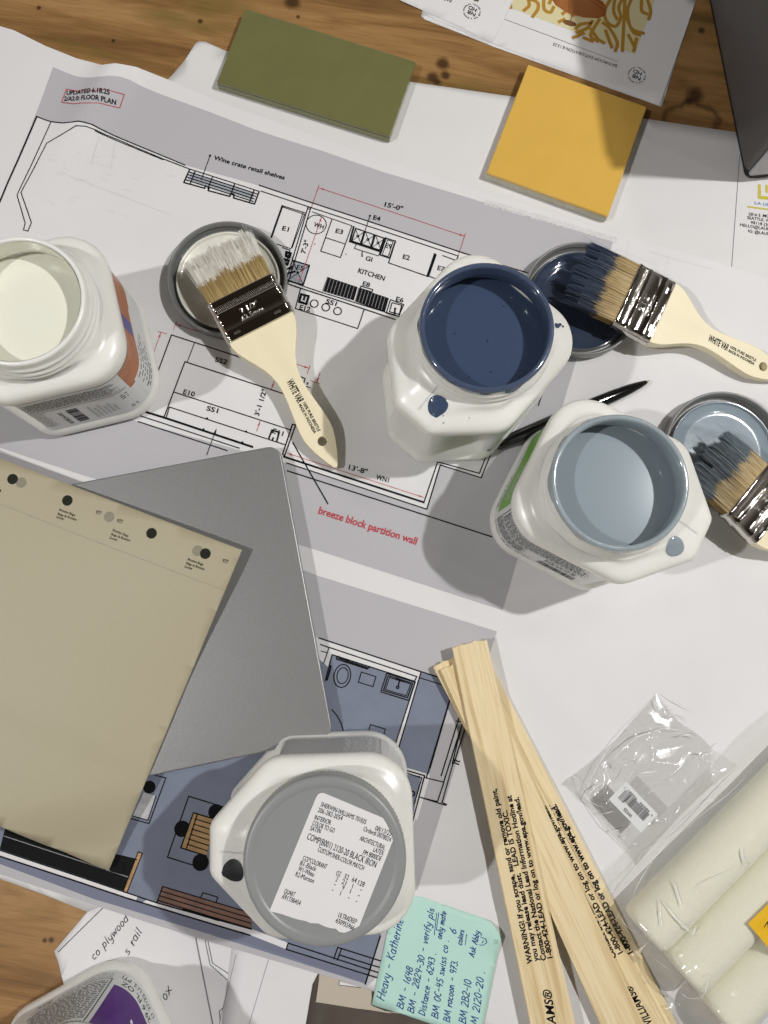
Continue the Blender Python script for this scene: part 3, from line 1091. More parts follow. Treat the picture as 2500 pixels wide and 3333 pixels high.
ln.circle((935, 680), .9, .5, 0, Z7, n=12)
l([(938, 672), (952, 620)], .6, 0, Z7)
l([(925, 610), (985, 632)], .8, 0, Z7)
l([(410, 510), (420, 520), (392, 620), (380, 625)], .7, 0, Z7)
l([(428, 852), (470, 900), (500, 960), (515, 1010), (518, 1065)], .45, 0, Z7)
l([(705, 1060), (910, 1130)], .5, 0, Z7)
for q in ([(545, 785), (575, 795)], [(555, 575), (590, 580), (535, 805)], [(605, 610), (545, 800), (570, 810)], [(595, 570), (490, 900)], [(570, 560), (475, 870)]):
    l([(x, y) for x, y in q], .5, 0, K5)
l([(520, 460), (395, 880)], .5, 0, K5)
l([(265, 835), (385, 870), (320, 1120)], .55, 0, K5)
l([(270, 850), (370, 882), (330, 1020)], .5, 0, K5)
l([(385, 880), (490, 905), (455, 1010), (355, 985)], .45, 0, K5)
l([(355, 985), (500, 1030)], .45, 0, K5)
l([(540, 800), (480, 1015), (505, 1025)], .45, 0, K5)
ln.circle((320, 967), 1.6, .6, 0, K5, n=14)
l([(1245, 1455), (1150, 1760)], .6, 0, G)
l([(660, 1500), (1240, 1690), (1290, 1705)], .5, 0, G)
l([(650, 1540), (1160, 1700), (1290, 1738)], .5, 0, G)
l([(660, 1500), (648, 1540)], .5, 0, G)
l([(975, 1527), (1190, 1595), (1300, 1630)], .5, 0, G)
l([(985, 1575), (1175, 1635), (1295, 1670)], .5, 0, G)
l([(975, 1527), (950, 1600)], .5, 0, G)
l([(1000, 1535), (972, 1608)], .5, 0, G)
l([(0, 520), (800, 788), (1000, 855), (1600, 1022)], .5, 0, C0)
l([(0, 558), (800, 822), (1590, 1060)], .6, 0, C0)
l([(35, 378), (870, 580)], .5, 0, C0)
l([(30, 430), (815, 690)], .35, 2, C0, lev=.16)
l([(725, 585), (795, 605), (775, 670), (705, 650)], .6, 0, C0, closed=True, lev=.16)
l([(880, 530), (906, 540), (808, 790), (785, 780)], .4, 0, C0, closed=True)
for k in range(0, 4):
    l([(1035 - 9 * k, 750 + 30 * k), (1600 - 3 * k, 920 + 32 * k)], .4, 0, C0)
l([(1035, 750), (1000, 847)], .45, 0, C0)
l([(1275, 822), (1290, 790), (1383, 818), (1375, 850)], .4, 0, C0)
l([(1440, 252), (1200, 178), (1065, 565), (1300, 638)], .45, 0, C0)
l([(955, 35), (1055, 62), (948, 352), (838, 320)], .45, 0, C0)
l([(993, 177), (940, 331), (846, 303)], .4, 0, C0)
l([(1230, 283), (1372, 325)], .5, 0, C0)
l([(1255, 290), (1185, 512)], .5, 0, C0)
l([(1230, 283), (1150, 505), (1312, 556)], .5, 0, C0)
for k in range(1, 7):
    l([(1250 - 10 * k, 290 + 32 * k), (1372 - 9 * k, 326 + 33 * k)], .4, 0, C0)
ln.build('line_drawing', [M['black_ink'], M['red_ink'], M['grey_ink']], t_plan)

tx = Ink(z_plan, .58)
T = lambda b, p, q, h, *a, **k: tx.text(b, p, q, h * 1.3, *a, **{'bold': .020, **k})
T('Wine crate retail shelves', (923, 690), (1228, 778), 2.9, 0, A)
T('UPDATED 6.18.25', (288, 412), (475, 412), 3.0, 0, A)
T('2/A2.0: FLOOR PLAN', (277, 437), (502, 455), 3.0, 0, A)
for b, p, q, h in (("15'-0\"", (950, 172), (1088, 208), 3.1), ('E4', (862, 272), (916, 286), 3), ('E1', (160, 355), (210, 368), 3), ('WH', (402, 325), (478, 350), 3),
                   ('E3', (572, 375), (628, 388), 3), ('E9', (955, 488), (1003, 502), 3), ('E2', (1090, 575), (1143, 588), 3), ('E7', (1357, 660), (1410, 675), 3),
                   ('GI', (803, 587), (853, 600), 3), ('KITCHEN', (745, 682), (948, 748), 3.2), ('E8', (780, 782), (835, 797), 3), ('E6', (1038, 902), (1095, 914), 3),
                   ('SS1', (497, 918), (578, 942), 3), ('E12', (294, 965), (376, 985), 3), ('E5', (272, 655), (325, 668), 3), ("7'-3\"", (340, 540), (373, 440), 3)):
    T(b, p, q, h, 0, K)
for b, p, q, h in (('SS2', (637, 580), (735, 605), 3), ('E10', (372, 848), (466, 872), 3), ('SS1', (565, 985), (660, 1010), 3), ('E11', (1113, 1172), (1200, 1200), 3),
                   ("3'-1 1/2\"", (1003, 1035), (1070, 818), 3), ("-1\"", (1420, 830), (1443, 765), 3)):
    T(b, p, q, h, 0, B6)
T("13'-8\"", (495, 922), (600, 950), 3.1, 0, N)
T('WN1', (650, 978), (723, 997), 3.1, 0, N)
T('breeze block partition wall', (323, 1172), (880, 1350), 4.4, 1, N)
gh = Ink(z_plan, .08)
ght = Ink(z_plan, .30)
ght.text('REFLECTED CEILING PLAN LEGEND', (440, 862), (1010, 1028), 5.0, 0, A2, flip=True, bold=.02)
ght.build('show_through_lettering', [M['ghost']], t_plan)
for k in range(22):
    x = random.uniform(170, 800)
    y = random.uniform(660, 960)
    tx.line([(x, y), (x + random.uniform(10, 40), y + random.uniform(2, 14))], random.uniform(.3, .8), 2, A)
tx.line([(250, 740), (740, 930)], .5, 2, A)
tx.line([(430, 590), (395, 700), (480, 725), (500, 610)], .5, 2, A)
for a, b in (((150, 90), (130, 330)), ((590, 260), (530, 500)), ((0, 190), (470, 380)), ((380, 230), (1100, 430)), ((460, 400), (450, 500))):
    gh.line([a, b], .4, 0, crop(2000, 750, .3014))
gh.build('show_through_lines', [M['ghost']], t_plan)
tx.build('lettering', [M['black_ink'], M['red_ink'], M['ghost']], t_plan)

# --- hand-written sheet and others at the lower left
hw_z = .55
t_hw = sheet_poly('paper_sheet', world([C0(595, 800), C0(590, 872), C0(345, 1162), C0(372, 1230), C0(395, 1330), C0(560, 1900), (1100, 3700), (1250, 3100)]), hw_z, M['paper'],
                  'white sheet with slanting pen handwriting and thin plan lines beside the purple jar', 'paper sheet')
ik = Ink(hw_z)
ik.hand('co plywood', (600, 1222), (822, 960), 5.2, 0, C0, w=.5)
ik.hand('s rail', (815, 1190), (905, 1035), 5.5, 0, C0, w=.5)
ik.hand('ox', (1050, 1478), (1100, 1405), 6, 0, C0, w=.55)
ik.line([(1240, 1060), (1355, 1640)], .9, 1, C0)
ik.line([(1300, 1078), (1335, 1248), (1450, 1350)], .4, 0, C0)
ik.line([(1318, 1082), (1350, 1238), (1470, 1318), (1455, 1350)], .4, 0, C0)
ik.line([(1425, 1515), (1393, 1545), (1400, 1600)], .4, 0, C0)
ik.line([(660, 882), (540, 1000), (370, 1168)], .5, 0, C0)
ik.build('pen_marks', [M['black_ink'], mat('mauve_line', (.22, .18, .21), .7)], t_hw)
t_fold = sheet_poly('paper_sheet', world([C0(-120, 640), C0(0, 700), C0(280, 800), C0(560, 912), C0(640, 880), C0(640, 700), C0(-120, 520)]), .9, M['paper2'],
                    'narrow strip of white paper showing under the lower left edge of the drawing sheet', 'paper sheet')
t_pl = sheet_poly('paper_sheet', world([(760, 3045), (722, 3330), (690, 3480), (1250, 3600), (1260, 3150)]), .82, M['paper'],
                  'white sheet with a thin grey line beside the dark room rendering', 'paper sheet')
ik = Ink(.82)
ik.line([(330, 1570), (235, 1960), (220, 2040)], .3, 0, G)
ik.line([(540, 1590), (405, 2040)], .3, 0, G)
ik.build('thin_lines', [M['grey_ink']], t_pl)
t_rm = sheet_poly('room_rendering', world([G(815, 1760), G(850, 1690), G(1300, 1700), G(1700, 1900), G(1800, 2300), G(740, 2200)]), 1.0, M['room_dark'],
                  'colour print of a dark room with beige wall tucked under the aqua note', 'print')
ik = Ink(1.0)
ik.poly([(855, 1690), (1190, 1790), (1190, 1900), (1320, 1950), (835, 1872)], 0, G)
ik.poly([(985, 1745), (1050, 1762), (1120, 1782), (982, 1768)], 1, G, lev=.05)
ik.line([(858, 1695), (835, 1872)], .4, 2, G)
ik.line([(985, 1740), (982, 1768), (1120, 1785)], .4, 2, G)
ik.line([(835, 1873), (1100, 1915), (1400, 1950)], .5, 0, G)
ik.build('picture', [M['room_beige'], M['paper'], M['black_ink']], t_rm)

# --- sticky note
z_n = 1.9


def z_note(x, y):
    q = P(*NT(1285, 500))
    return 2.6 + 5.0 * sgauss(math.hypot(x - q[0], y - q[1]), 9)


note = world([NT(290, 45), NT(450, 108), NT(530, 120), NT(800, 215), NT(1050, 300), NT(1190, 350), NT(1262, 430), NT(1285, 500), NT(1240, 800), NT(1100, 1500), NT(640, 1372), NT(330, 1265), NT(30, 1175), NT(180, 480)], z=2)
t_note = sheet_poly('sticky_note', note, 2.0, M['sticky'], 'aqua sticky note covered in blue handwriting beside the closed jar', 'sticky note', zf=z_note, cell=7)
ik = Ink(z_note, .12)
for b, p, q, h in (('Heavy - Katherine', (150, 1140), (345, 340), 5), ('BM - 1648', (335, 1225), (440, 815), 4.2), ('BM - 2829-30 - verify pls', (440, 1265), (645, 235), 4),
                   ('only mate', (712, 535), (765, 265), 3.4), ('Distance - 6243 .', (552, 1290), (665, 665), 4), ('BM OC-45 swiss co .', (678, 1315), (790, 535), 4),
                   ('6', (855, 488), (860, 432), 4), ('colors', (912, 595), (938, 445), 3.2), ('Ask Abby', (1035, 712), (1090, 455), 3.4),
                   ('BM racoon - 973.', (795, 1352), (875, 740), 4), ('BM 2B2-10', (950, 1366), (1010, 938), 4.4), ('BM 2120-20 .', (1062, 1440), (1142, 845), 4.4)):
    ik.hand(b, p, q, h * 1.18, 0, NT, w=.58)
for q in ([(645, 492), (668, 275)], [(665, 445), (688, 272)], [(948, 592), (962, 485)], [(1085, 590), (1125, 592), (1160, 565), (1150, 530), (1100, 512)], [(1112, 572), (1130, 545)]):
    ik.line(q, .42, 0, NT)
ik.build('handwriting', [M['blue_ink']], t_note)


# --- presentation sheets at the top
def pres(name, outline, z, label, th=.18):
    return sheet_poly(name, world(outline, Q2, z), z, M['paper'], label, 'printed page', th=th)


t1 = pres('presentation_page', [(45, 55), (36, 92), (60, 112), (300, 205), (440, 262), (1402, 606), (1420, 560), (1640, -150), (60, -150)], .5, 'lowest page of the printed stack, only its edges showing beneath the wallpaper page')
t2 = pres('presentation_page', [(40, 78), (430, 243), (1385, 600), (1398, 596), (1600, 0), (1650, -150), (120, -150)], .8, 'printed page with a rattan lamp before swirled wallpaper, captioned bathroom exploration')
t3 = pres('presentation_page', [(0, 38), (280, 165), (430, 237), (445, 235), (520, 90), (570, -20), (640, -160), (-200, -160), (-120, -15)], 1.15, 'printed page overlapping the wallpaper page at its left, cropped by the top edge')


def logo(ik, c, r):
    x, y = ik.at(Q2(*c))
    a0 = math.radians(163)
    ca, sa = math.cos(a0), math.sin(a0)

    def w_(u, v):
        return (x + u * ca - v * sa, y + u * sa + v * ca)
    k = r / 8.2
    ik.text('NB', w_(-4.2 * k, .3 * k), w_(3.4 * k, .3 * k), 3.4 * k, 0, world=True, bold=.02)
    ik.text('HD', w_(-3.2 * k, -4.2 * k), w_(4.4 * k, -4.2 * k), 3.4 * k, 0, world=True, bold=.02)
    s = 'WINE BAR & MARKET MAGNOLIA VILLAGE '
    for i, ch in enumerate(s):
        if ch == ' ':
            continue
        a = math.radians(205 - i * 360 / len(s))
        wd = .55 * k if ch in 'I' else 1.0 * k
        tx_, ty_ = math.sin(a), -math.cos(a)
        px, py = 6.6 * k * math.cos(a), 6.6 * k * math.sin(a)
        ik.text(ch, w_(px - tx_ * wd / 2, py - ty_ * wd / 2), w_(px + tx_ * wd / 2, py + ty_ * wd / 2), 1.25 * k, 0, world=True, bold=.03)


ik = Ink(.8, .12)
ik.poly([(470, -150), (533, 40), (1250, 307), (1420, -150)], 1, Q2)
SW = [[(600, -20), (690, 10), (700, 50), (670, 95)], [(735, -20), (735, 50), (770, 70), (790, 40)], [(1070, 130), (1110, 165), (1150, 240), (1140, 290)],
      [(1110, 0), (1080, 60), (1090, 120), (1140, 150), (1170, 100), (1160, 40), (1190, -20)], [(1195, -20), (1190, 100), (1180, 290)], [(1240, -20), (1210, 60), (1230, 160), (1300, 190)],
      [(1290, -10), (1290, 60), (1320, 80)], [(1200, 90), (1240, 180), (1280, 200)], [(1215, 200), (1250, 270)], [(1010, 120), (980, 160), (920, 185)], [(1050, 110), (1000, 200), (1040, 235)],
      [(1000, 165), (1040, 220), (1075, 245)], [(840, 80), (870, 60), (900, 90)], [(540, -20), (545, 45)], [(1000, 130), (940, 140), (915, 165)], [(900, 215), (960, 190)], [(640, -20), (650, 30), (620, 60)], [(780, -20), (765, 20)], [(1140, -20), (1130, 60), (1150, 110)], [(1260, 220), (1245, 290)], [(1320, -10), (1340, 60), (1330, 110)], [(1085, 175), (1105, 230), (1120, 270)], [(850, 110), (820, 125)], [(960, 215), (1010, 235)]]
for q in SW:
    pts = []
    for a, b, c, d in zip([q[0]] + q[:-2] if len(q) > 2 else [q[0]], q[:-1], q[1:], q[2:] + [q[-1]]):
        for i in range(6):
            t = i / 6
            pts.append(tuple(.5 * ((2 * b[m]) + (-a[m] + c[m]) * t + (2 * a[m] - 5 * b[m] + 4 * c[m] - d[m]) * t * t + (-a[m] + 3 * b[m] - 3 * c[m] + d[m]) * t ** 3) for m in (0, 1)))
    pts.append(q[-1])
    ik.line(pts, 3.0, 2, Q2, lev=.03)
ik.poly([(720, -150), (775, -10), (800, 30), (870, 75), (960, 100), (1040, 105), (1080, 90), (1092, 50), (1070, 10), (1000, -30), (960, -150)], 3, Q2, lev=.10)
for k in range(26):
    f = k / 25
    ik.line([(900 - 60 * (1 - f) + 60 * f, -30), (800 + 285 * f, 22 + 82 * math.sin(f * 2.6) ** .8 if f < 1 else 50)], .3, 4, Q2, lev=.16)
ik.line([(895, 85), (880, 140)], .8, 3, Q2, lev=.14)
ik.disc((880, 132), 6.2, 5, Q2, lev=.12, ry=2.6, rot=math.radians(-6))
ik.line([(497, 105), (700, 180), (1157, 352)], .3, 0, Q2)
ik.text('BATHROOM EXPLORATION 8.13.25', (1150, 368), (790, 243), 2.9, 0, Q2)
logo(ik, (1262, 428), 8.4)
ik.build('printed_picture', [M['black_ink'], M['cream_print'], M['mustard_print'], M['rattan_print'], mat('printed_pale_rattan', (.55, .27, .09), .6), mat('printed_lamp_base', (.17, .075, .02), .6)], t2)
ik = Ink(1.15, .12)
logo(ik, (325, 65), 8.2)
ik.poly([(350, -60), (335, 5), (362, 10), (380, -50)], 1, Q2)
ik.text('BATHROOM EXPLORATION 8.13.25', (212, 0), (-170, -140), 2.9, 0, Q2)
ik.build('printed_marks', [M['black_ink'], M['olive_print']], t3)


# ================================================================== TILES
def tile(name, corners_src, ztop, m, label, body=None):
    q = [P(*p, ztop)[:2] for p in corners_src]
    c = (sum(p[0] for p in q) / 4, sum(p[1] for p in q) / 4, 1.0)
    ex = Vector(((q[1][0] + q[2][0] - q[0][0] - q[3][0]) / 2, (q[1][1] + q[2][1] - q[0][1] - q[3][1]) / 2))
    ey = Vector(((q[0][0] + q[1][0] - q[2][0] - q[3][0]) / 2, (q[0][1] + q[1][1] - q[2][1] - q[3][1]) / 2))
    rz = math.atan2(ex.y, ex.x)
    W, D = ex.length, ey.length
    t = thing(name, label, 'tile', c, rz)
    mb = MB()
    mb.box((0, 0, 3.1), (W - .1, D - .1, 6.2))
    mb.build('tile_body', body or M['clay'], t, local=True, bevel=.6)
    mb = MB()
    mb.box((0, 0, (6.2 + ztop - 1.0) / 2), (W, D, ztop - 1.0 - 6.2))
    mb.build('glazed_face', m, t, local=True, bevel=1.3, seg=3)


tile('ceramic_tile', [(795, 26), (1352, 197), (1271, 444), (708, 265)], 10.5, M['green_glaze'], 'glossy olive green rectangular tile on the white sheet', M['green_glaze'])
tile('ceramic_tile', [(1718.7, 207), (2106.7, 346.6), (1980.9, 704.5), (1583.8, 561.4)], 10.5, M['yellow_glaze'], 'glossy mustard yellow square tile on the white sheet')


# ================================================================== PAINT JARS
def rounded(cs):
    out = []
    n = len(cs)
    for i in range(n):
        p0, p1, p2 = Vector(cs[i - 1][:2]), Vector(cs[i][:2]), Vector(cs[(i + 1) % n][:2])
        r = cs[i][2]
        a = (p0 - p1).normalized()
        b = (p2 - p1).normalized()
        ang = a.angle(b)
        d = r / math.tan(ang / 2)
        c = p1 + (a + b).normalized() * (r / math.sin(ang / 2))
        s, e = p1 + a * d, p1 + b * d
        a0 = math.atan2((s - c).y, (s - c).x)
        a1 = math.atan2((e - c).y, (e - c).x)
        da = (a1 - a0 + math.pi) % (2 * math.pi) - math.pi
        for k in range(13):
            q = a0 + da * k / 12
            out.append((c.x + r * math.cos(q), c.y + r * math.sin(q)))
    return out


NR = 144
_poly = rounded([(-54, -54, 29), (36, -54, 21), (73, -15, 9), (73, 15, 9), (36, 54, 21), (-54, 54, 29)])
_pa = sorted((math.atan2(y, x) % (2 * math.pi), math.hypot(x, y)) for x, y in _poly)


def foot(th):
    th %= 2 * math.pi
    # exact ray hit on the outline
    dx, dy = math.cos(th), math.sin(th)
    best = None
    for (x0, y0), (x1, y1) in zip(_poly, _poly[1:] + _poly[:1]):
        ex, ey = x1 - x0, y1 - y0
        den = dx * ey - dy * ex
        if abs(den) < 1e-9:
            continue
        t = (x0 * ey - y0 * ex) / den
        u = (x0 * dy - y0 * dx) / den
        if t > 0 and -1e-6 <= u <= 1 + 1e-6:
            best = t if best is None else max(best, t)
    return best


FT = [foot(2 * math.pi * i / NR) for i in range(NR)]


def foot_i(th):
    x = (th % (2 * math.pi)) / (2 * math.pi) * NR
    i = int(x) % NR
    f = x - int(x)
    return FT[i] * (1 - f) + FT[(i + 1) % NR] * f


def sst(a, b, x):
    t = max(0, min(1, (x - a) / (b - a)))
    return t * t * (3 - 2 * t)


def recess(th, z):
    d = abs((th + math.pi) % (2 * math.pi) - math.pi)
    g = math.exp(-((d - math.radians(37)) / math.radians(15)) ** 4)
    return 23 * g * sst(10, 26, z) * (1 - sst(79.5, 85, z))


PROF = [(0, 5, 0), (.6, 2, 0), (2, .4, 0), (4.5, -.8, 0), (8, -1.2, 0), (12, -.9, 0), (14.5, .4, 0), (16, 1.2, 0), (20, 1.5, 0), (28, 1.7, 0), (36, 1.9, 0), (45, 2.1, 0), (55, 2.4, 0), (64, 2.6, 0),
        (72, 2.6, 0), (77, 2.5, 0), (80, 1.8, 0), (82.5, .7, 0), (85.5, 0, 0), (90, .2, 0), (93, 1.3, 0), (95, 3.2, 0), (96.6, 6.2, .0), (97.8, 10, .03), (99, 12.5, .1),
        (100.4, 13, .25), (101.8, 13, .5), (102.8, 12, .75), (103.6, 12, 1)]


def body_pt(th, z):
    for (z0, i0, b0), (z1, i1, b1) in zip(PROF, PROF[1:]):
        if z <= z1:
            t = (z - z0) / (z1 - z0) if z1 > z0 else 0
            ins = i0 + (i1 - i0) * t
            b = b0 + (b1 - b0) * t
            break
    r = (1 - b) * (foot_i(th) - ins) + b * 47.2 - recess(th, z)
    return r


# arc length along the side wall, for the labels
_AL = [0.0]
for i in range(720):
    a0, a1 = 2 * math.pi * i / 720, 2 * math.pi * (i + 1) / 720
    r0, r1 = body_pt(a0, 48), body_pt(a1, 48)
    _AL.append(_AL[-1] + math.hypot(r1 * math.cos(a1) - r0 * math.cos(a0), r1 * math.sin(a1) - r0 * math.sin(a0)))


def u_of(th):
    x = (th % (2 * math.pi)) / (2 * math.pi) * 720
    i = int(x)
    return _AL[i] + (_AL[min(i + 1, 720)] - _AL[i]) * (x - i)


def th_of(u):
    u %= _AL[-1]
    lo, hi = 0, 720
    while hi - lo > 1:
        m = (lo + hi) // 2
        if _AL[m] <= u:
            lo = m
        else:
            hi = m
    return 2 * math.pi * (lo + (u - _AL[lo]) / max(1e-6, _AL[lo + 1] - _AL[lo])) / 720


class Wrap(MB):
    def __init__(s, th0):
        super().__init__()
        s.u0 = u_of(th0)

    def pt(s, u, z, off):
        th = th_of(s.u0 + u)
        r = body_pt(th, z) + off
        return (r * math.cos(th), r * math.sin(th), z)

    def rect(s, u0, u1, z0, z1, mi, off=.3, n=None):
        nu = n or max(1, int(abs(u1 - u0) / 2.5))
        nz = max(1, int(abs(z1 - z0) / 6))
        vs = [s.pt(u0 + (u1 - u0) * i / nu, z0 + (z1 - z0) * j / nz, off) for j in range(nz + 1) for i in range(nu + 1)]
        s.add(vs, [(j * (nu + 1) + i, j * (nu + 1) + i + 1, (j + 1) * (nu + 1) + i + 1, (j + 1) * (nu + 1) + i) for j in range(nz) for i in range(nu)], mi)

    def quad(s, uz, mi, off=.42):
        s.add([s.pt(u, z, off) for u, z in uz], [tuple(range(len(uz)))], mi)

    def text(s, body, u, z, wd, h, mi, off=.5, rot=0, bold=0):
        vs, fs = glyphs(body, bold)
        c, q = math.cos(math.radians(rot)), math.sin(math.radians(rot))
        s.add([s.pt(u + x * wd * c - y * h * q, z + x * wd * q + y * h * c, off) for x, y in vs], fs, mi)

    def greek(s, u0, u1, z0, z1, lh, mi, off=.48, fill=.5, rot=False, wmin=1.0, wmax=4.5):
        """rows of word-sized dashes standing for print too small to read"""
        rnd = random.Random(int(u0 * 10 + z0))
        z = z1
        while z - lh * fill > z0:
            u = u0
            end = u1 - rnd.uniform(0, (u1 - u0) * .12)
            while u < end:
                wd = min(rnd.uniform(wmin, wmax), end - u)
                if wd > .3:
                    s.rect(u, u + wd, z - lh * fill, z, mi, off, n=1)
                u += wd + lh * .45
            z -= lh

    def bars(s, u0, u1, z0, z1, mi, vert=True, off=.5, seed=1):
        rnd = random.Random(seed)
        u, e = (u0, u1) if vert else (z0, z1)
        while u < e - .3:
            wd = rnd.choice([.3, .3, .45, .7, .9])
            if vert:
                s.rect(u, u + wd, z0, z1, mi, off, n=1)
            else:
                s.rect(u0, u1, u, min(u + wd, e), mi, off)
            u += wd + rnd.choice([.3, .35, .5, .8])


def circ(r, z, n=96, wob=0, seed=0):
    return [((r + (wob * noise.noise(Vector((3 * math.cos(2 * math.pi * i / n), 3 * math.sin(2 * math.pi * i / n), seed))) if wob else 0)) * math.cos(2 * math.pi * i / n),
             (r + (wob * noise.noise(Vector((3 * math.cos(2 * math.pi * i / n), 3 * math.sin(2 * math.pi * i / n), seed))) if wob else 0)) * math.sin(2 * math.pi * i / n), z) for i in range(n)]


def jar(label, c, prow_deg, open_=True):
    t = thing('paint_jar', label, 'paint jar', (c[0], c[1], 1.7), math.radians(prow_deg), 'plastic paint jars on the table')
    mb = MB()
    rings = []
    zs = [0, .6, 2, 4.5, 8, 12, 14.5, 16, 20, 25, 30, 36, 42, 48, 55, 62, 68, 72, 75, 77, 80, 82.5, 85.5, 88, 90, 91.6, 93, 94, 95, 95.8, 96.6, 97.8, 99, 100.4, 101.8, 102.8, 103.6]
    for z in zs:
        rings.append([(body_pt(2 * math.pi * i / NR, z) * math.cos(2 * math.pi * i / NR), body_pt(2 * math.pi * i / NR, z) * math.sin(2 * math.pi * i / NR), z) for i in range(NR)])
    for r, z in ((46.2, 104.4), (45.2, 105.2), (45.0, 106), (46.4, 106.8), (46.6, 107.6), (45.2, 108.4), (44.6, 109), (44.4, 111), (45.4, 111.8), (45.4, 112.6), (44.3, 113.4), (43.9, 114), (43.8, 117), (43.6, 119.2),
                 (43.2, 120.2), (42.4, 120.8), (41.4, 120.8), (40.7, 120.2), (40.5, 119), (40.4, 112), (40.6, 106), (42, 103), (45.6, 99.5), (47, 94), (47, 80)):
        rings.append([(r * math.cos(2 * math.pi * i / NR), r * math.sin(2 * math.pi * i / NR), z) for i in range(NR)])
    mb.ring_loft(rings, 0, True, False)
    # mould seam from the neck to the grip corner
    for k in range(12):
        x0, x1 = 46.5 + k * 1.55, 46.5 + (k + 1) * 1.55

        def zz(x):
            lo, hi = 90.0, 103.6
            for _ in range(18):
                m = (lo + hi) / 2
                if body_pt(0, m) > x:
                    lo = m
                else:
                    hi = m
            return (lo + hi) / 2
        mb.add([(x0, -.45, zz(x0) - .1), (x0, 0, zz(x0) + .38), (x0, .45, zz(x0) - .1), (x1, -.45, zz(x1) - .1), (x1, 0, zz(x1) + .38), (x1, .45, zz(x1) - .1)], [(0, 1, 4, 3), (1, 2, 5, 4)])
    mb.build('jar_body', M['plastic'], t, local=True, smooth=True)
    return t


def shoulder_z(x, y):
    th = math.atan2(y, x)
    r = math.hypot(x, y)
    lo, hi = 86.0, 103.6
    for _ in range(20):
        m = (lo + hi) / 2
        if body_pt(th, m) > r:
            lo = m
        else:
            hi = m
    return (lo + hi) / 2


def paint_in(t, m, coat=True, seed=1, specks=True, level=99.0, mc=None):
    mb = MB()
    rings = [circ(46.0, level + .5), circ(45.2, level), circ(30, level), circ(12, level)]
    mb.ring_loft(rings, 0, False, True)
    if specks:
        rnd = random.Random(seed)
        for k in range(9):
            a, r = rnd.uniform(0, 6.28), rnd.uniform(3, 36)
            rr = rnd.uniform(.25, .65)
            x, y = r * math.cos(a), r * math.sin(a)
            mb.add([(x + rr * math.cos(q * 1.047), y + rr * math.sin(q * 1.047), level + .08) for q in range(6)], [tuple(range(6))], 1)
    mb.build('liquid_paint', [m, M['black_ink']], t, local=True, smooth=False)
    if coat:
        mb = MB()
        rings = [circ(44.0, 115.5, 120, 2.2, seed), circ(44.05, 117, 120, .3, seed), circ(43.9, 119.2, 120, .15, seed + 2), circ(43.4, 120.6, 120, .15, seed + 1), circ(42.3, 121.2, 120, .25, seed + 3), circ(41.2, 121.1, 120), circ(40.4, 120.3, 120), circ(40.15, 119, 120), circ(40.1, 112, 120), circ(40.3, 106, 120), circ(41.7, 103, 120), circ(45.2, 99.6, 120), circ(45.6, 98.6, 120)]
        # uneven lower drips
        rings[0] = [(x, y, z + 1.8 * noise.noise(Vector((x * .12, y * .12, seed)))) for x, y, z in rings[0]]
        mb.ring_loft(rings, 0)
        mb.build('paint_coating', mc or m, t, local=True, smooth=True)


def paint_dot(t, m, ang, r, rad, tail=None, hi=.8):
    x, y = r * math.cos(math.radians(ang)), r * math.sin(math.radians(ang))
    mb = MB()
    n = 28
    rings = []
    for f, h in ((1.0, .05), (.93, .45), (.75, .75), (.4, .95), (.05, 1.0)):
        ring = []
        for i in range(n):
            a = 2 * math.pi * i / n
            rr = rad * f * (1 + .05 * math.sin(3 * a + 1))
            if tail is not None:
                d = (a - math.radians(tail) + math.pi) % (2 * math.pi) - math.pi
                rr *= 1 + .14 * math.exp(-(d / .22) ** 2) * f
            px, py = x + rr * math.cos(a), y + rr * math.sin(a)
            ring.append((px, py, shoulder_z(px, py) + .15 + h * hi))
        rings.append(ring)
    mb.ring_loft(rings, 0, False, True)
    mb.build('paint_dot', m, t, local=True, smooth=True)


LM = [M['label'], M['black_ink'], M['orange'], M['violet'], M['green_lab'], M['purple'], M['label_grey'], M['fine_ink']]
R_ = math.radians
cj = {'gray': (2.94, -143.4), 'lblue': (142.8, 110.0), 'navy': (43.7, 195.0), 'white': (-255.1, 155.0), 'purple': (-127.5, -336)}

# navy jar
jn = jar('open white jar brimming with navy blue paint, in the middle of the drawing sheet', cj['navy'], -121)
paint_in(jn, M['navy'], seed=3, mc=M['navy_coat'])
paint_dot(jn, M['navy'], 8.4, 56.3, 6.6, tail=38, hi=.5)
wr = Wrap(R_(90))
wr.rect(-38, 50, 17.5, 79, 0)
wr.greek(-30, 44, 28, 74, 2.4, 6)
wr.text('BATCH DI', -34, 18.5, 30, 3.2, 1)
wr.build('label', LM, jn, local=True, smooth=True)



def loc_of(t, src, z=101.5):
    return ROOT[t.name].inverted() @ (Vector(P(*src, z)) * .001) * 1000


def drips(t, m, lst):
    for src, rad, tail in lst:
        q_ = loc_of(t, src)
        n0 = len(bpy.data.objects)
        paint_dot(t, m, math.degrees(math.atan2(q_.y, q_.x)), math.hypot(q_.x, q_.y), rad, tail=tail, hi=.3)


drips(jn, M['navy'], [(N5(785, 392), 1.9, 121), (N5(800, 385), 1.1, None), (N5(812, 392), .8, None), (N5(313, 795), .45, None), (N5(310, 768), .4, None), (N5(420, 775), .35, None)])

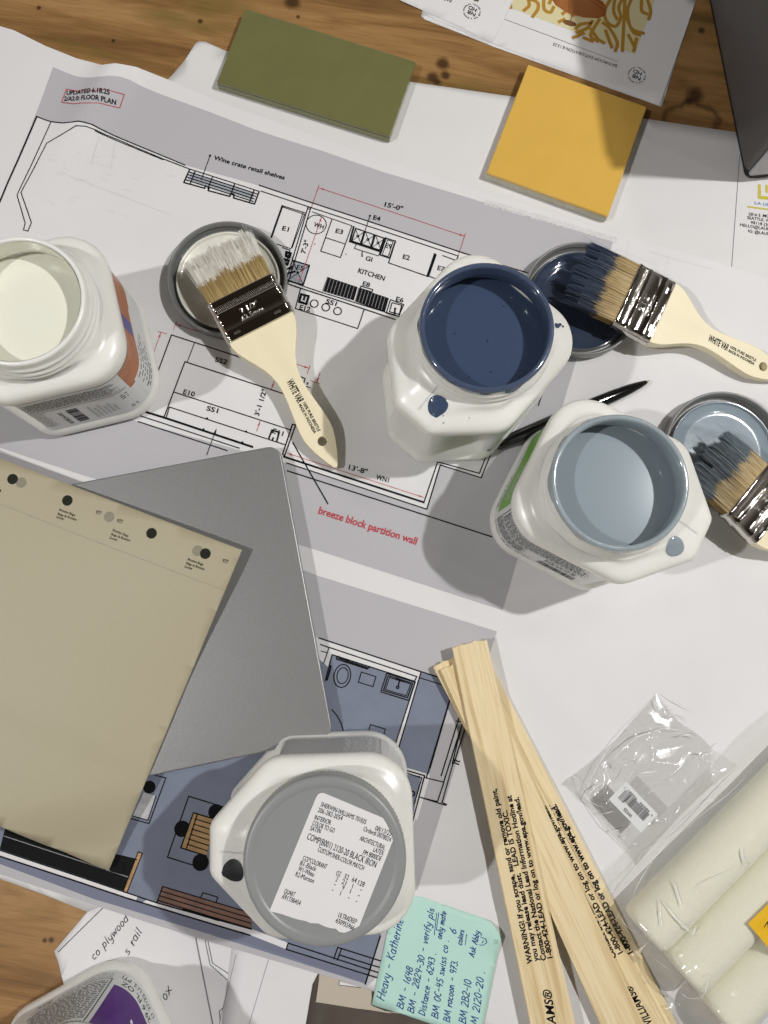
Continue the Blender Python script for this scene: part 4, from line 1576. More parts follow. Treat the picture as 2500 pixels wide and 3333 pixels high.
# light blue jar
jl = jar('open white jar of light blue paint with green label, right of the navy jar', cj['lblue'], -17)
paint_in(jl, M['lblue'], seed=5, specks=False, mc=M['lblue_coat'])
paint_dot(jl, M['lblue'], -16, 56.8, 6.4)
wr = Wrap(R_(180))
wr.rect(-46, 140, 17, 79, 0)
wr.rect(-30, 34, 30, 79, 4, .4)
wr.text('TO GO', 0, 56, 28, 9, 0, .55)
wr.greek(6, 30, 46, 53, 2.6, 0)
wr.text('30.7 FL OZ', 4, 23.5, 26, 3.6, 1)
wr.text('(1 15/16 U.S. PT)', 2, 18.6, 29, 2.8, 1)
wr.rect(38, 118, 79.4, 79.8, 1, .5)
wr.rect(38, 118, 46.6, 47.0, 1, .5)
wr.rect(38, 38.5, 47, 79.6, 1, .5)
wr.text('CAUTIONS:', 40, 75.6, 22, 2.6, 1)
wr.greek(40, 116, 48, 74.8, 1.9, 7)
wr.greek(38, 72, 26, 45, 1.7, 7)
wr.text('VOC: 48 g/L (0.40)', 38, 20, 40, 2.2, 1)
wr.bars(84, 114, 20, 32, 1, True, seed=4)
wr.greek(86, 112, 34, 44, 3.2, 7)
wr.rect(-44, -32, 36, 70, 6, .5)
wr.build('label', LM, jl, local=True, smooth=True)

# white jar
jw = jar('open white jar of off-white paint with orange label at the left edge', cj['white'], -155)
paint_in(jw, M['cream'], seed=8, coat=False, specks=False)
mbw = MB()
mbw.ring_loft([circ(40.15, 119.5), circ(40.1, 112), circ(40.3, 106), circ(41.7, 103), circ(45.2, 99.6), circ(45.6, 98.6)])
mbw.build('paint_coating', M['cream'], jw, local=True, smooth=True)
wr = Wrap(R_(-20 + 155))   # the corner between the two labelled faces
wr.rect(-95, 85, 17, 79.5, 0)
wr.rect(-4, 84, 49, 79.5, 2, .4)
wr.rect(34, 45, 54, 74, 3, .5)
wr.rect(2, 58, 18, 52, 0, .5)
for k in range(5):
    wr.greek(6 + (k % 2) * 3, 34 + (k * 7) % 18, 44 - k * 5, 48 - k * 5, 3.4, 7, .62, wmin=2, wmax=5)
wr.greek(8, 26, 19, 27, 3.4, 7, .62)
wr.greek(-92, -6, 58, 78, 1.7, 7, .5)
wr.rect(-92, -6, 55.5, 56.1, 1, .5)
wr.greek(-92, -66, 24, 54, 1.6, 6, .5)
wr.rect(-64, -8, 18.5, 53, 0, .45)
wr.bars(-54, -46, 22, 50, 1, False, .6, seed=9)
wr.bars(-44, -38, 22, 50, 1, False, .6, seed=9) if False else None
wr.text('0078024-003', -57.5, 22, 26, 3.2, 1, .6, rot=90)
for k in range(6):
    wr.rect(-40 + k * 3.4, -38.2 + k * 3.4, 22 + k, 47 - (k * 5) % 9, 6, .6)
wr.greek(-14, -8, 40, 50, 3, 7, .6)
wr.greek(-13, -7, 20, 27, 3, 7, .6)
wr.build('label', LM, jw, local=True, smooth=True)

# purple jar at the lower left
jp = jar('white jar with purple label, cut off by the bottom left corner of the photo', cj['purple'], -142)
wr = Wrap(R_(84 + 142))
wr.rect(-96, 90, 17, 79.5, 0)
wr.rect(-88, 0, 33, 79.5, 5, .4)
wr.text('29.6 FL OZ', -36, 26.5, 32, 4.2, 1)
wr.text('(1 27/32 U.S. PT)', -37, 20.5, 35, 3.6, 1)
wr.text('VINYL', -68, 24, 20, 4.0, 1)
wr.greek(-40, -22, 46, 58, 6, 0, .55)
wr.rect(3, 62, 26.5, 27, 1, .5)
wr.rect(3, 3.6, 27, 79, 1, .5)
wr.greek(5, 62, 28.5, 79, 2.3, 7)
wr.greek(4, 44, 19, 25, 2.2, 6)
wr.greek(48, 60, 18.5, 24, 2.2, 7)
wr.build('label', LM, jp, local=True, smooth=True)
paint_in(jp, M['black_paint'], seed=4)

# closed jar with the sticker
jg = jar('closed white jar with grey lid and a torn receipt sticker on top', cj['gray'], -168)
paint_dot(jg, M['black_paint'], 10.5, 57.4, 6.8, tail=20, hi=.35)
wr = Wrap(R_(102 + 168))
wr.rect(-42, 48, 17, 79.5, 0)
wr.rect(-10, 44, 24, 70, 6, .4)
wr.greek(-36, 40, 19, 78, 3.2, 6)
wr.build('label', LM, jg, local=True, smooth=True)
mb = MB()
rings = []
nr = 240
for r, z, rib in ((46.8, 106.5, 1), (47.6, 107, 1), (47.6, 117.5, 1), (47.5, 118.5, 0), (47.2, 120, 0), (46.4, 121.2, 0), (45.0, 121.6, 0), (42.0, 121.6, 0), (41.4, 121.3, 0), (40.9, 120.9, 0), (40.2, 120.8, 0), (20, 120.8, 0), (4, 120.8, 0)):
    rings.append([((r - (.35 if rib and i % 2 else 0)) * math.cos(2 * math.pi * i / nr), (r - (.35 if rib and i % 2 else 0)) * math.sin(2 * math.pi * i / nr), z) for i in range(nr)])
mb.ring_loft(rings, 0, False, True)
lidg = mb.build('lid', M['lid_top'], jg, local=True, smooth=True)
ZS = 1.7 + 120.8
st = Ink(ZS + .25, 0)
torn = [(540, 1300), (580, 1308), (630, 1322), (680, 1340), (720, 1352), (770, 1362), (800, 1375), (850, 1378), (900, 1400), (930, 1408), (960, 1410), (985, 1432), (1010, 1436), (1040, 1455), (1080, 1475)]
out = [(838, 575), (850, 558), (870, 548), (890, 550), (1335, 738), (1352, 748), (1358, 768)] + torn[::-1]
st.poly(out[::1], 0, G, lev=0)
sk = st.build('sticker', M['paper'], lidg)
so = sk.modifiers.new('th', 'SOLIDIFY')
so.thickness = .0002
so.offset = -1
ik = Ink(ZS + .25, .08)
RC = [('SHERWIN-WILLIAMS 701835', (865, 632), (1150, 748), 1.0), ('206-282-2054', (846, 668), (1000, 724), 1.0), ('08/13/25', (1210, 783), (1312, 822), 1), ('Order# 0078024', (1135, 788), (1308, 860), 1),
      ('INTERIOR', (825, 716), (928, 752), 1), ('COLOR TO GO', (811, 750), (950, 803), 1), ('SATIN', (797, 783), (862, 806), 1), ('ARCHITECTURAL', (1112, 848), (1272, 910), 1), ('LATEX', (1198, 920), (1262, 946), 1),
      ('FM 8000DE', (1133, 938), (1247, 982), 1), ('COMP(B001) 2120-20 BLACK IRON', (776, 840), (1213, 1024), 1.35), ('CUSTOM SHER-COLOR MATCH', (845, 918), (1136, 1042), 1), ('CCE*COLORANT', (749, 974), (901, 1033), 1),
      ('B1-Black', (733, 1006), (834, 1046), 1), ('W1-White', (720, 1040), (820, 1082), 1), ('R2-Maroon', (704, 1076), (819, 1122), 1), ('OZ', (962, 1070), (990, 1080), 1), ('32', (1012, 1090), (1040, 1100), 1), ('64', (1062, 1110), (1090, 1120), 1),
      ('128', (1100, 1130), (1140, 1146), 1), ('2', (960, 1108), (970, 1112), 1), ('21', (998, 1124), (1024, 1134), 1), ('1', (1062, 1152), (1070, 1155), 1), ('9', (1000, 1163), (1011, 1167), 1), ('1', (1048, 1185), (1056, 1188), 1), ('1', (985, 1198), (993, 1201), 1),
      ('-', (1114, 1172), (1124, 1176), 1), ('-', (949, 1138), (958, 1142), 1), ('-', (1100, 1208), (1110, 1212), 1), ('-', (935, 1173), (944, 1177), 1), ('-', (1036, 1222), (1045, 1226), 1), ('-', (1086, 1245), (1095, 1249), 1),
      ('QUART', (632, 1184), (698, 1210), 1), ('A91T00454', (616, 1218), (734, 1264), 1), ('ULTRADEEP', (975, 1335), (1090, 1382), 1), ('650955966', (959, 1370), (1074, 1422), 1)]
for b, p, q, k in RC:
    if b == '1':
        p, q = (p[0] + 2.5, p[1] + 1), (q[0] - 2.5, q[1] - 1)
    ik.text(b, p, q, 2.75 * k, 0, G)
ik.build('receipt_print', [M['black_ink']], sk)


# ================================================================== LIDS
def lid(name, label, src, mpaint, seed):
    c = P(*src, 13)
    t = thing(name, label, 'jar lid', (c[0], c[1], 1.7), 0, 'upturned jar lids holding paint')
    mb = MB()
    rings = []
    nr = 200
    for r, z, rib in ((44.5, 0, 0), (46.5, 0.3, 0), (47.4, 1.4, 1), (47.7, 6, 1), (47.9, 9.5, 1), (48.0, 10.2, 0), (48.0, 12.4, 0), (47.5, 13.1, 0), (46.6, 13.2, 0), (46.1, 12.7, 0), (45.9, 11.4, 0), (45.2, 10.6, 0),
                      (45.0, 9.6, 0), (45.3, 8.9, 0), (45.2, 7.8, 0), (44.7, 7.2, 0), (44.5, 5.6, 0), (44.2, 4.4, 0), (42.6, 4.0, 0), (42.0, 4.4, 0), (41.8, 7.4, 0), (41.4, 8.0, 0), (40.6, 8.0, 0), (40.2, 7.4, 0), (39.9, 3.2, 0), (30, 2.6, 0), (6, 2.6, 0)):
        rings.append([((r - (.3 if rib and i % 2 else 0)) * math.cos(2 * math.pi * i / nr), (r - (.3 if rib and i % 2 else 0)) * math.sin(2 * math.pi * i / nr), z) for i in range(nr)])
    mb.ring_loft(rings, 0, True, True)
    mb.build('lid_shell', M['lid'], t, local=True, smooth=True)
    mb = MB()
    n = 96
    rr = []
    for r, z in ((41.3, 8.15), (40.7, 8.3), (40.0, 7.9), (39.7, 6.4), (39.0, 5.6), (30, 5.3), (15, 5.2), (3, 5.2)):
        rr.append([((r + .35 * noise.noise(Vector((math.cos(6.283 * i / n) * 4, math.sin(6.283 * i / n) * 4, seed)))) * math.cos(6.283 * i / n), (r + .35 * noise.noise(Vector((math.cos(6.283 * i / n) * 4, math.sin(6.283 * i / n) * 4, seed)))) * math.sin(6.283 * i / n), z) for i in range(n)])
    mb.ring_loft(rr, 0, False, True)
    mb.build('wet_paint', mpaint, t, local=True, smooth=True)
    return t


lid('jar_lid', 'upturned grey lid smeared with off-white paint under a brush, beside the left jar', C4(567, 605), M['lid_white'], 1)
lid('jar_lid', 'upturned grey lid pooled with navy paint, tucked behind the navy jar', V(1257, 645), M['lid_navy'], 2)
lid('jar_lid', 'upturned grey lid pooled with light blue paint at the right edge', V(1566, 974), M['lid_lblue'], 3)


# ================================================================== BRUSHES  (local: x from bristle tips towards the handle end, y across, z up; origin under the ferrule)
FW, FL, FH = 58.5, 34.0, 15.0


def brush_outline():
    """right half of the handle outline, x from the ferrule edge to the tip"""
    pts = [(0, 27.6), (4, 27.4), (10, 25.6), (17, 21.8), (24, 17.4), (31, 13.4), (38, 10.6), (45, 9.2), (52, 8.9), (60, 9.4), (70, 10.6), (80, 11.9), (88, 12.6), (95, 12.2), (103, 10.2), (111, 7.2), (118, 4.0), (122, 1.8), (123.5, 0)]
    return pts


def build_brush(label, mw, mtip, mcore, seed, paint_from, BL=43, clump=.25, mdark=None):
    mdark = mdark or mcore
    t = thing('paint_brush', label, 'paint brush', (0, 0, 0), 0, 'flat paint brushes resting on lids', matrix=mw)
    rnd = random.Random(seed)
    # handle, with a hole through it
    half = brush_outline()
    up = [(x + FL / 2, y) for x, y in half]
    outline = up + [(x, -y) for x, y in up[-2::-1]]
    bm = bmesh.new()
    hole_c, hole_r = (FL / 2 + 100, 0), 3.7
    edges = []
    ov = [bm.verts.new((x, y, 0)) for x, y in outline]
    for i in range(len(ov)):
        edges.append(bm.edges.new((ov[i], ov[(i + 1) % len(ov)])))
    hv = [bm.verts.new((hole_c[0] + hole_r * math.cos(2 * math.pi * i / 24), hole_c[1] + hole_r * math.sin(2 * math.pi * i / 24), 0)) for i in range(24)]
    for i in range(24):
        edges.append(bm.edges.new((hv[i], hv[(i + 1) % 24])))
    bmesh.ops.triangle_fill(bm, edges=edges, use_beauty=True, use_dissolve=False)
    fs = [f for f in bm.faces]
    for f in fs:
        f.normal_update()
        if f.normal.z > 0:
            f.normal_flip()
    r = bmesh.ops.extrude_face_region(bm, geom=fs)
    for v in r['geom']:
        if isinstance(v, bmesh.types.BMVert):
            v.co.z = 1
    for v in bm.verts:
        x = v.co.x - FL / 2
        th = 11.5 - 3.0 * sst(0, 45, x) - 1.5 * sst(95, 123, x)
        v.co.z = (v.co.z - .5) * th
    bm.normal_update()
    bmesh.ops.recalc_face_normals(bm, faces=bm.faces[:])
    bm.verts.index_update()
    mb = MB()
    mb.add([v.co[:] for v in bm.verts], [[v.index for v in f.verts] for f in bm.faces])
    bm.free()
    h = mb.build('handle', M['handle'], t, local=True, bevel=1.6, seg=3)
    # print on the handle
    mb = MB()

    def ltext(body, x0, x1, y, hh, bold=0):
        vs, f = glyphs(body, bold)
        mb.add([(FL / 2 + x0 + (x1 - x0) * x, y + hh * q, (11.5 - 3.0 * sst(0, 45, x0 + (x1 - x0) * x) - 1.5 * sst(95, 123, x0)) / 2 + .06) for x, q in vs], f)
    ltext('WHITE VAR', 46, 65.5, -2.7, 5.6, .035)
    ltext('100% PURE BRISTLE', 66.5, 92, .6, 2.4, .035)
    ltext('MADE IN INDONESIA', 66.5, 92, -2.9, 2.4, .035)
    mb.build('handle_print', M['black_ink'], h, local=True)
    # ferrule
    mb = MB()
    n = 10

    def sec(x, w, hgt):
        r = hgt * .32
        ring = []
        for cx, cy, a0 in ((w / 2 - r, hgt / 2 - r, 0), (-w / 2 + r, hgt / 2 - r, 90), (-w / 2 + r, -hgt / 2 + r, 180), (w / 2 - r, -hgt / 2 + r, 270)):
            for k in range(6):
                a = math.radians(a0 + 18 * k)
                ring.append((x, cx + r * math.cos(a), cy + r * math.sin(a)))
        return ring
    # raised beads across the metal
    rings = []
    for x, d in ((-17, -.5), (-16.6, 0), (-15.2, .35), (-14.0, 0), (-12.6, -.1), (-11.9, -.35), (-7.4, -.35), (-6.7, -.1), (-6.0, .55), (-5.2, .55), (-4.4, 0), (8.0, 0), (8.8, .5), (9.8, .5), (10.6, 0), (16.2, 0), (16.8, .2), (17, 0), (17, -1.5)):
        rings.append(sec(x, FW + d * .7, FH + 2 * d))
    mb.ring_loft(rings, 0, True, True)
    fer = mb.build('ferrule', M['chrome'], t, local=True)
    for p_ in fer.data.polygons:
        p_.use_smooth = True
    mb = MB()
    k = -FW / 2 + 4
    while k < FW / 2 - 4:          # slanted knurl lines
        z = FH / 2 - .35
        mb.add([(-11.6, k, z), (-11.6, k + .7, z), (-7.6, k + 2.0, z), (-7.6, k + 1.3, z), (-11.4, k + .35, z + .7), (-7.8, k + 1.65, z + .7)], [(0, 4, 5, 3), (1, 2, 5, 4), (0, 1, 4), (3, 5, 2)])
        k += 1.45
    for body, x, h_, wd in (('2 1/2"', 1.2, 4.0, 15), ('63.5mm', 6.6, 3.6, 19)):
        vs, f = glyphs(body, .02)
        base = len(mb.v)
        # letters read along y; their tops point at the bristles
        pts = [(x - q * h_, -1 - wd / 2 + gx * wd) for gx, q in vs]
        mb.add([(px, py, FH / 2 + .8 - .5 * abs(math.sin(py * 2.1))) for px, py in pts], f)
        # side walls give the embossed letters their edges
        cnt = {}
        for fc in f:
            for a_, b_ in zip(fc, fc[1:] + fc[:1]):
                cnt[(min(a_, b_), max(a_, b_))] = cnt.get((min(a_, b_), max(a_, b_)), 0) + 1
        for (a_, b_), c_ in cnt.items():
            if c_ == 1:
                mb.add([(*pts[a_], FH / 2 + .8 - .5 * abs(math.sin(pts[a_][1] * 2.1))), (*pts[b_], FH / 2 + .8 - .5 * abs(math.sin(pts[b_][1] * 2.1))), (*pts[b_], FH / 2 - .1), (*pts[a_], FH / 2 - .1)], [(0, 1, 2, 3)])
    for y in (-18, 17):
        mb.box((12.6, y, FH / 2 + .15), (1.8, 5.2, .7))
    mb.build('ferrule_stamping', M['chrome_stamp'], fer, local=True, bevel=.15, seg=1)
    # bristles: strands that fan a little, dipped ends in the colour of the paint
    mb = MB()

    def base_y(v):
        return v * (FW - 5)

    NCL = 26
    cl_y = [(-.5 + (k + .5) / NCL + rnd.uniform(-.012, .012)) * (FW - 4) * 1.05 for k in range(NCL)]
    cl_l = [rnd.gauss(0, 2.2) - 2.5 * abs(y) / FW for y in cl_y]
    cl_b = [rnd.gauss(0, .9) for y in cl_y]

    def strand(y0, z0, L, mi_a, mi_b, cut, spread, droop, wdt, stray=False):
        x0 = -16.8
        jy = rnd.gauss(0, 1.1)
        jz = rnd.gauss(0, .6)
        ci = min(range(NCL), key=lambda k: abs(cl_y[k] - y0))
        if not stray:
            L += cl_l[ci] * (1 if clump > .3 else .5)
        tw = 1 if rnd.random() < .55 else -1
        prev = None
        for s in (0, cut * .5, cut, cut + (1 - cut) * .35, cut + (1 - cut) * .7, 1):
            x = x0 - L * s
            y = y0 * (1 + spread * s) + jy * s * s
            if not stray:
                y += ((cl_y[ci] + cl_b[ci]) * (1 + spread * s) - y) * clump * s ** 1.5
            z = z0 * (1 - .35 * s) - droop * s * s + jz * s
            wd = wdt * (1 - .62 * s)
            cur = [(x, y - wd, z + wd * .8 * (tw > 0)), (x, y, z - wd * .6), (x, y + wd, z + wd * .8 * (tw > 0))] if tw > 0 else [(x, y + wd, z), (x, y, z + wd * 1.3), (x, y - wd, z)]
            if prev:
                mi = mi_b if s > cut else mi_a
                mb.add(prev + cur, [(0, 2, 5, 3), (2, 1, 4, 5), (1, 0, 3, 4)], mi)
            prev = cur
        mb.add(prev, [(0, 1, 2)], mi_b)
    for k in range(3800):
        v = rnd.uniform(-.5, .5)
        top = rnd.random()
        z0 = FH / 2 * (.92 - 1.5 * (1 - top) ** 1.6) - 1
        L = BL * (1 - .07 * rnd.random() - .14 * rnd.random() ** 3) * (1 - .05 * abs(v)) + 2.5 * noise.noise(Vector((v * 9, seed, 0)))
        cut = paint_from + .10 * noise.noise(Vector((v * 6, seed * 3.1, 0))) + rnd.gauss(0, .035)
        strand(base_y(v), z0, L, 1 if rnd.random() < .3 else 0, 5 if rnd.random() < .28 else 2, cut, .05, 4.0, rnd.uniform(.10, .19))  # some dipped strands darker: shade between the hairs painted in
    for k in range(34):            # stray hairs
        v = rnd.choice([-.5, .5]) * rnd.uniform(.8, 1)
        strand(base_y(v), rnd.uniform(-2, 5), BL * rnd.uniform(.85, 1.12), 0, 2, paint_from, .05 + rnd.uniform(0, .16), 4, .12, True)
    # the solid heart of the tuft
    for x0, x1, m_ in ((-16, -16.8 - BL * paint_from, 3), (-16.8 - BL * paint_from, -16.8 - BL * .70, 4)):
        s0, s1 = (-x0 - 16.8) / BL, (-x1 - 16.8) / BL

        def q(s, x):
            y = (FW - 9) / 2 * (1 + .03 * s)
            zt = (FH / 2 - 2.0) * (1 - .35 * s) - 4 * s * s - .6
            zb = -(FH / 2 - 2.0) * (1 - .5 * s) - 2 * s
            return [(x, -y, zb), (x, y, zb), (x, y, zt), (x, -y, zt)]
        mb.ring_loft([q(max(0, s0), x0), q((max(0, s0) + s1) / 2, (x0 + x1) / 2), q(s1, x1)], m_, True, True)
    mb.build('bristles', [M['bristle'], M['bristle_d'], mtip, M['core_d'], mcore, mdark], t, local=True)
    return t


def brush_matrix(fer_src, zf, tip_src, zt, scale=1.0, roll=0.0):
    """pose from the middle of the ferrule / handle joint and the handle end"""
    a = Vector(P(*fer_src, zf))
    b = Vector(P(*tip_src, zt))
    x = (b - a).normalized()
    y = Vector((0, 0, 1)).cross(x).normalized()
    z = x.cross(y)
    m = Matrix((x, y, z)).transposed().to_4x4() @ Matrix.Rotation(roll, 4, 'X') @ Matrix.Scale(scale, 4)
    o = a - x * (FL / 2) * scale
    return Matrix.Translation(o * .001) @ m


build_brush('paint brush with white bristle tips, on the off-white lid beside the left jar', brush_matrix(C4(834, 1001), 20.5, C4(1415, 2080), 6.5), M['br_white'], M['core_w'], 11, .44, mdark=mat('white_bristle_shade', (.66, .62, .50), .4))  # its second tip tone paints shade among the white hairs
build_brush('paint brush loaded with navy paint, lying across the navy lid', brush_matrix((2145, 1022), 20.5, N5(1705, 612), 6.0, .95, math.radians(3)), M['br_navy'], M['core_n'], 23, .42, 48, .62)
_a = P(1633 * 1.507, 1158 * 1.507, 21)
build_brush('paint brush loaded with light blue paint, cut off by the right edge', brush_matrix((1668 * 1.507, 1117 * 1.507), 21, (1845 * 1.507, 1290 * 1.507), 6.0, .95), M['br_blue'], M['core_b'], 37, .42, 45, .62)

# ================================================================== PEN
a = Vector(P(1404 * 1.507, 822 * 1.507, 7.4))
b = Vector(P(1060 * 1.507, 967 * 1.507, 7.4))
d = (b - a).normalized()
L = (b - a).length
t = thing('ballpoint_pen', 'black ballpoint pen lying behind the light blue jar', 'pen', ((a + b) / 2)[:])


def ppt(s):
    return a + d * s


mb = MB()
mb.tube([ppt(s) for s in (2.6, 4, 10, 20, 35, 55, 70, 71, 90, L - 6, L - 5)], [1.1, 1.8, 3.0, 4.3, 5.2, 5.6, 5.7, 5.6, 5.5, 4.8, 3.8], 0, 20)
mb.build('barrel', M['pen'], t, smooth=True)
mb = MB()
mb.tube([ppt(s) for s in (0, 1.2, 2.8)], [.3, .7, 1.1], 0, 12)
mb.build('tip', M['brass'], t, smooth=True)
mb = MB()
mb.tube([ppt(s) for s in (L - 5, L - 1, L)], [2.0, 2.0, 1.6], 0, 14)
mb.build('push_button', M['chrome'], t, smooth=True)
mb = MB()
up = Vector((0, 0, 1))
sd = d.cross(up)
for s0, s1, w_, h0 in ((88, L - 5, 1.6, 6.4),):
    p0, p1 = ppt(s0) + up * h0, ppt(s1) + up * 5.5
    mb.add([p0 - sd * w_, p0 + sd * w_, p1 + sd * w_, p1 - sd * w_, p0 - sd * w_ + up * .9, p0 + sd * w_ + up * .9, p1 + sd * w_ + up * .9, p1 - sd * w_ + up * .9],
           [(0, 3, 2, 1), (4, 5, 6, 7), (0, 1, 5, 4), (1, 2, 6, 5), (2, 3, 7, 6), (3, 0, 4, 7)])
mb.build('clip', M['pen'], t, bevel=.3)

# ================================================================== LAPTOP
c_r = [P(*p, 15)[:2] for p in ((908, 1443), (1086, 2400))]
ang = math.atan2(c_r[0][1] - c_r[1][1], c_r[0][0] - c_r[1][0])      # up the right-hand side
# local: x along the right side (away from viewer), y to the left
W_, D_ = 224, 318
org = Vector((c_r[1][0], c_r[1][1]))
t = thing('laptop', 'closed silver laptop lying under the beige swatch', 'laptop', (org.x, org.y, 1.7), ang)


def rrect(x0, y0, x1, y1, r, z, n=8):
    out = []
    for cx, cy, a0 in ((x1 - r, y1 - r, 0), (x0 + r, y1 - r, 90), (x0 + r, y0 + r, 180), (x1 - r, y0 + r, 270)):
        for k in range(n + 1):
            q = math.radians(a0 + 90 * k / n)
            out.append((cx + r * math.cos(q), cy + r * math.sin(q), z))
    return out


def slab(mb, x0, y0, x1, y1, r, prof, mi=0):
    mb.ring_loft([rrect(x0 + i, y0 + i, x1 - i, y1 - i, max(.5, r - i), z) for z, i in prof], mi, True, True)


mb = MB()
slab(mb, 0, 0, W_, D_, 10, [(1.2, 4), (2.0, 1.6), (4, .3), (8.4, 0), (8.8, .3)])
mb.build('base', M['alu'], t, local=True)
mb = MB()
slab(mb, 0, 0, W_, D_, 10, [(9.4, .3), (9.6, 0), (12.6, 0), (13.2, .25), (13.5, .8)])
scl = mb.build('screen_lid', M['alu'], t, local=True)
mb = MB()
mb.ring_loft([rrect(-.06, -.06, W_ + .06, D_ + .06, 10.06, 12.3), rrect(-.06, -.06, W_ + .06, D_ + .06, 10.06, 12.75), rrect(.3, .3, W_ - .3, D_ - .3, 9.7, 13.35), rrect(.9, .9, W_ - .9, D_ - .9, 9.1, 13.54)])
mb.build('lid_rim', M['alu_edge'], scl, local=True, smooth=True)
for x, y in ((25, 25), (W_ - 25, 25), (25, D_ - 25), (W_ - 25, D_ - 25)):
    mb = MB()
    mb.tube([(x, y, 0), (x, y, 1.4)], 6, 0, 20)
    mb.build('rubber_foot', M['rubber'], t, local=True)
mb = MB()
rnd = random.Random(3)
inv = ROOT[t.name].inverted()
for (x, y) in [LL(1310 + rnd.uniform(-8, 40), 615 + rnd.uniform(-8, 8)) for _ in range(7)] + [LL(1385 + rnd.uniform(-30, 60), 570 + rnd.uniform(-8, 14)) for _ in range(8)]:
    p = inv @ (Vector(P(x, y, 15.2)) * .001) * 1000
    q = rnd.uniform(0, 3.14)
    e = rnd.uniform(.5, 1.6)
    mb.add([(p.x - e * math.cos(q), p.y - e * math.sin(q), 13.56), (p.x + .15 * math.sin(q), p.y - .15 * math.cos(q), 13.56), (p.x + e * math.cos(q), p.y + e * math.sin(q), 13.56), (p.x - .15 * math.sin(q), p.y + .15 * math.cos(q), 13.56)], [(0, 1, 2, 3)])
mb.build('scratches', M['alu_edge'], t, local=True)

# ================================================================== COLOUR SWATCH SHEET
tr, br = P(788, 1790, 27), P(354, 2833, 7)
_sd = Vector((tr[0] - br[0], tr[1] - br[1])).normalized()
_sn = Vector((-_sd.y, _sd.x))          # to the left
_sl = (Vector(tr[:2]) - Vector(br[:2])).length


def z_sw(x, y):
    s = (Vector((x, y)) - Vector(br[:2])).dot(_sd) / _sl
    n = (Vector((x, y)) - Vector(br[:2])).dot(_sn)
    z = 7 + 9.8 * sst(0, .34, s) + 9.5 * sst(.55, 1.05, s) * (1 - .75 * sst(0, 170, n))
    d_ = Vector((x * .001, y * .001, .002))
    xl = (ROOT['laptop'].inverted() @ d_).x * 1000
    lift = 15.9 * sst(-75, -1, xl)
    z = max(z - 6 * sst(-30, 0, xl) * 0, lift)
    z += 0 * sst(.45, 0, s) * math.sin(max(0, min(1, n / 150)) * math.pi)
    return z


swk = Ink(z_sw, 0)
top_l = swk.at((-230, 1402))
edge_r = [swk.at((788 + (354 - 788) * f, 1790 + (2833 - 1790) * f)) for f in [i / 12 for i in range(13)]]
bot_l = [swk.at(p) for p in ((300, 2813), (150, 2752), (0, 2690), (-230, 2600))]
top_e = [swk.at(p) for p in ((-230, 1402), (0, 1492), (300, 1605), (550, 1700), (700, 1757))]
swk.poly(top_e + edge_r + bot_l, 0, world=True, cell=9)
t_sw = thing('colour_swatch', 'large beige paint swatch sheet with dark dots along its top, lying across the laptop', 'colour swatch', (-200, -80, 15))
o = swk.build('page', M['beige'], t_sw, smooth=True)
so = o.modifiers.new('th', 'SOLIDIFY')
so.thickness = .0003
so.offset = -1
ik = Ink(z_sw, .1)
for c, m_ in (((62, 165), 0), ((104, 182), 1), ((331, 270), 0), ((536, 350), 1), ((744, 431), 0), ((970, 517), 1), ((1008, 531), 0)):
    ik.disc(c, 4.0, m_, LL, lev=.05 if m_ == 0 else .0)
for b, p, q, h in (('977', (468, 335), (495, 343), 2.9), ('977', (572, 377), (600, 385), 2.9), ('977', (1090, 573), (1117, 582), 2.9),
                   ('Brandon Beige', (291, 320), (367, 348), 1.9), ('Beige de Brandon', (283, 340), (375, 370), 1.9), ('Gravier', (276, 356), (314, 367), 1.9),
                   ('Brandon Beige', (553, 420), (629, 450), 1.9), ('Beige de Brandon', (545, 440), (637, 472), 1.9), ('Gravier', (537, 457), (575, 470), 1.9),
                   ('Brandon Beige', (921, 563), (996, 590), 1.9), ('Beige de Brandon', (913, 582), (1003, 613), 1.9), ('Gravier', (905, 599), (943, 611), 1.9)):
    ik.text(b, p, q, h, 0, LL, bold=.006)
for k in range(170):
    f = k / 169
    x, y = 5 + 1095 * f, 288 + 422 * f + 4 * math.sin(f * 3)
    ik.line([(x - 1.2, y - .5), (x + 1.2, y + .5)], .3, 2, LL)
ik.disc((0, 222), 1, 0, LL)
ik.build('printed_marks', [M['dot_dark'], M['dot_grey'], M['grey_ink']], t_sw)

# ================================================================== GREY BOX (top right corner)
bx = Vector(P(2416, 590, 3)[:2])
by = Vector(P(2298, 0, 3)[:2])
e = (by - bx).normalized()
ang = math.atan2(e.y, e.x)
t = thing('speaker_box', 'tall dark grey box standing at the top right corner', 'box', (bx.x, bx.y, 1.0), ang)
# local x runs back along the left side, -y to the right
mb = MB()
slab(mb, 4, -140, 235, 0, 7, [(6, 2.5), (8, .8), (11, 0), (248, 0), (253, 1.5), (256, 5)])
mb.build('case', M['speaker'], t, local=True, smooth=False, bevel=0)
mb = MB()
slab(mb, 0, -138, 4.5, -2.5, 2.1, [(8, 1), (9.5, 0), (252, 0), (254, 1)])
mb.build('front_panel', M['speaker_front'], t, local=True, bevel=0)
mb = MB()
slab(mb, 3, -134, 228, -4, 6, [(0, .5), (.5, 0), (6.2, 0)])
mb.build('base_foot', M['rubber'], t, local=True)


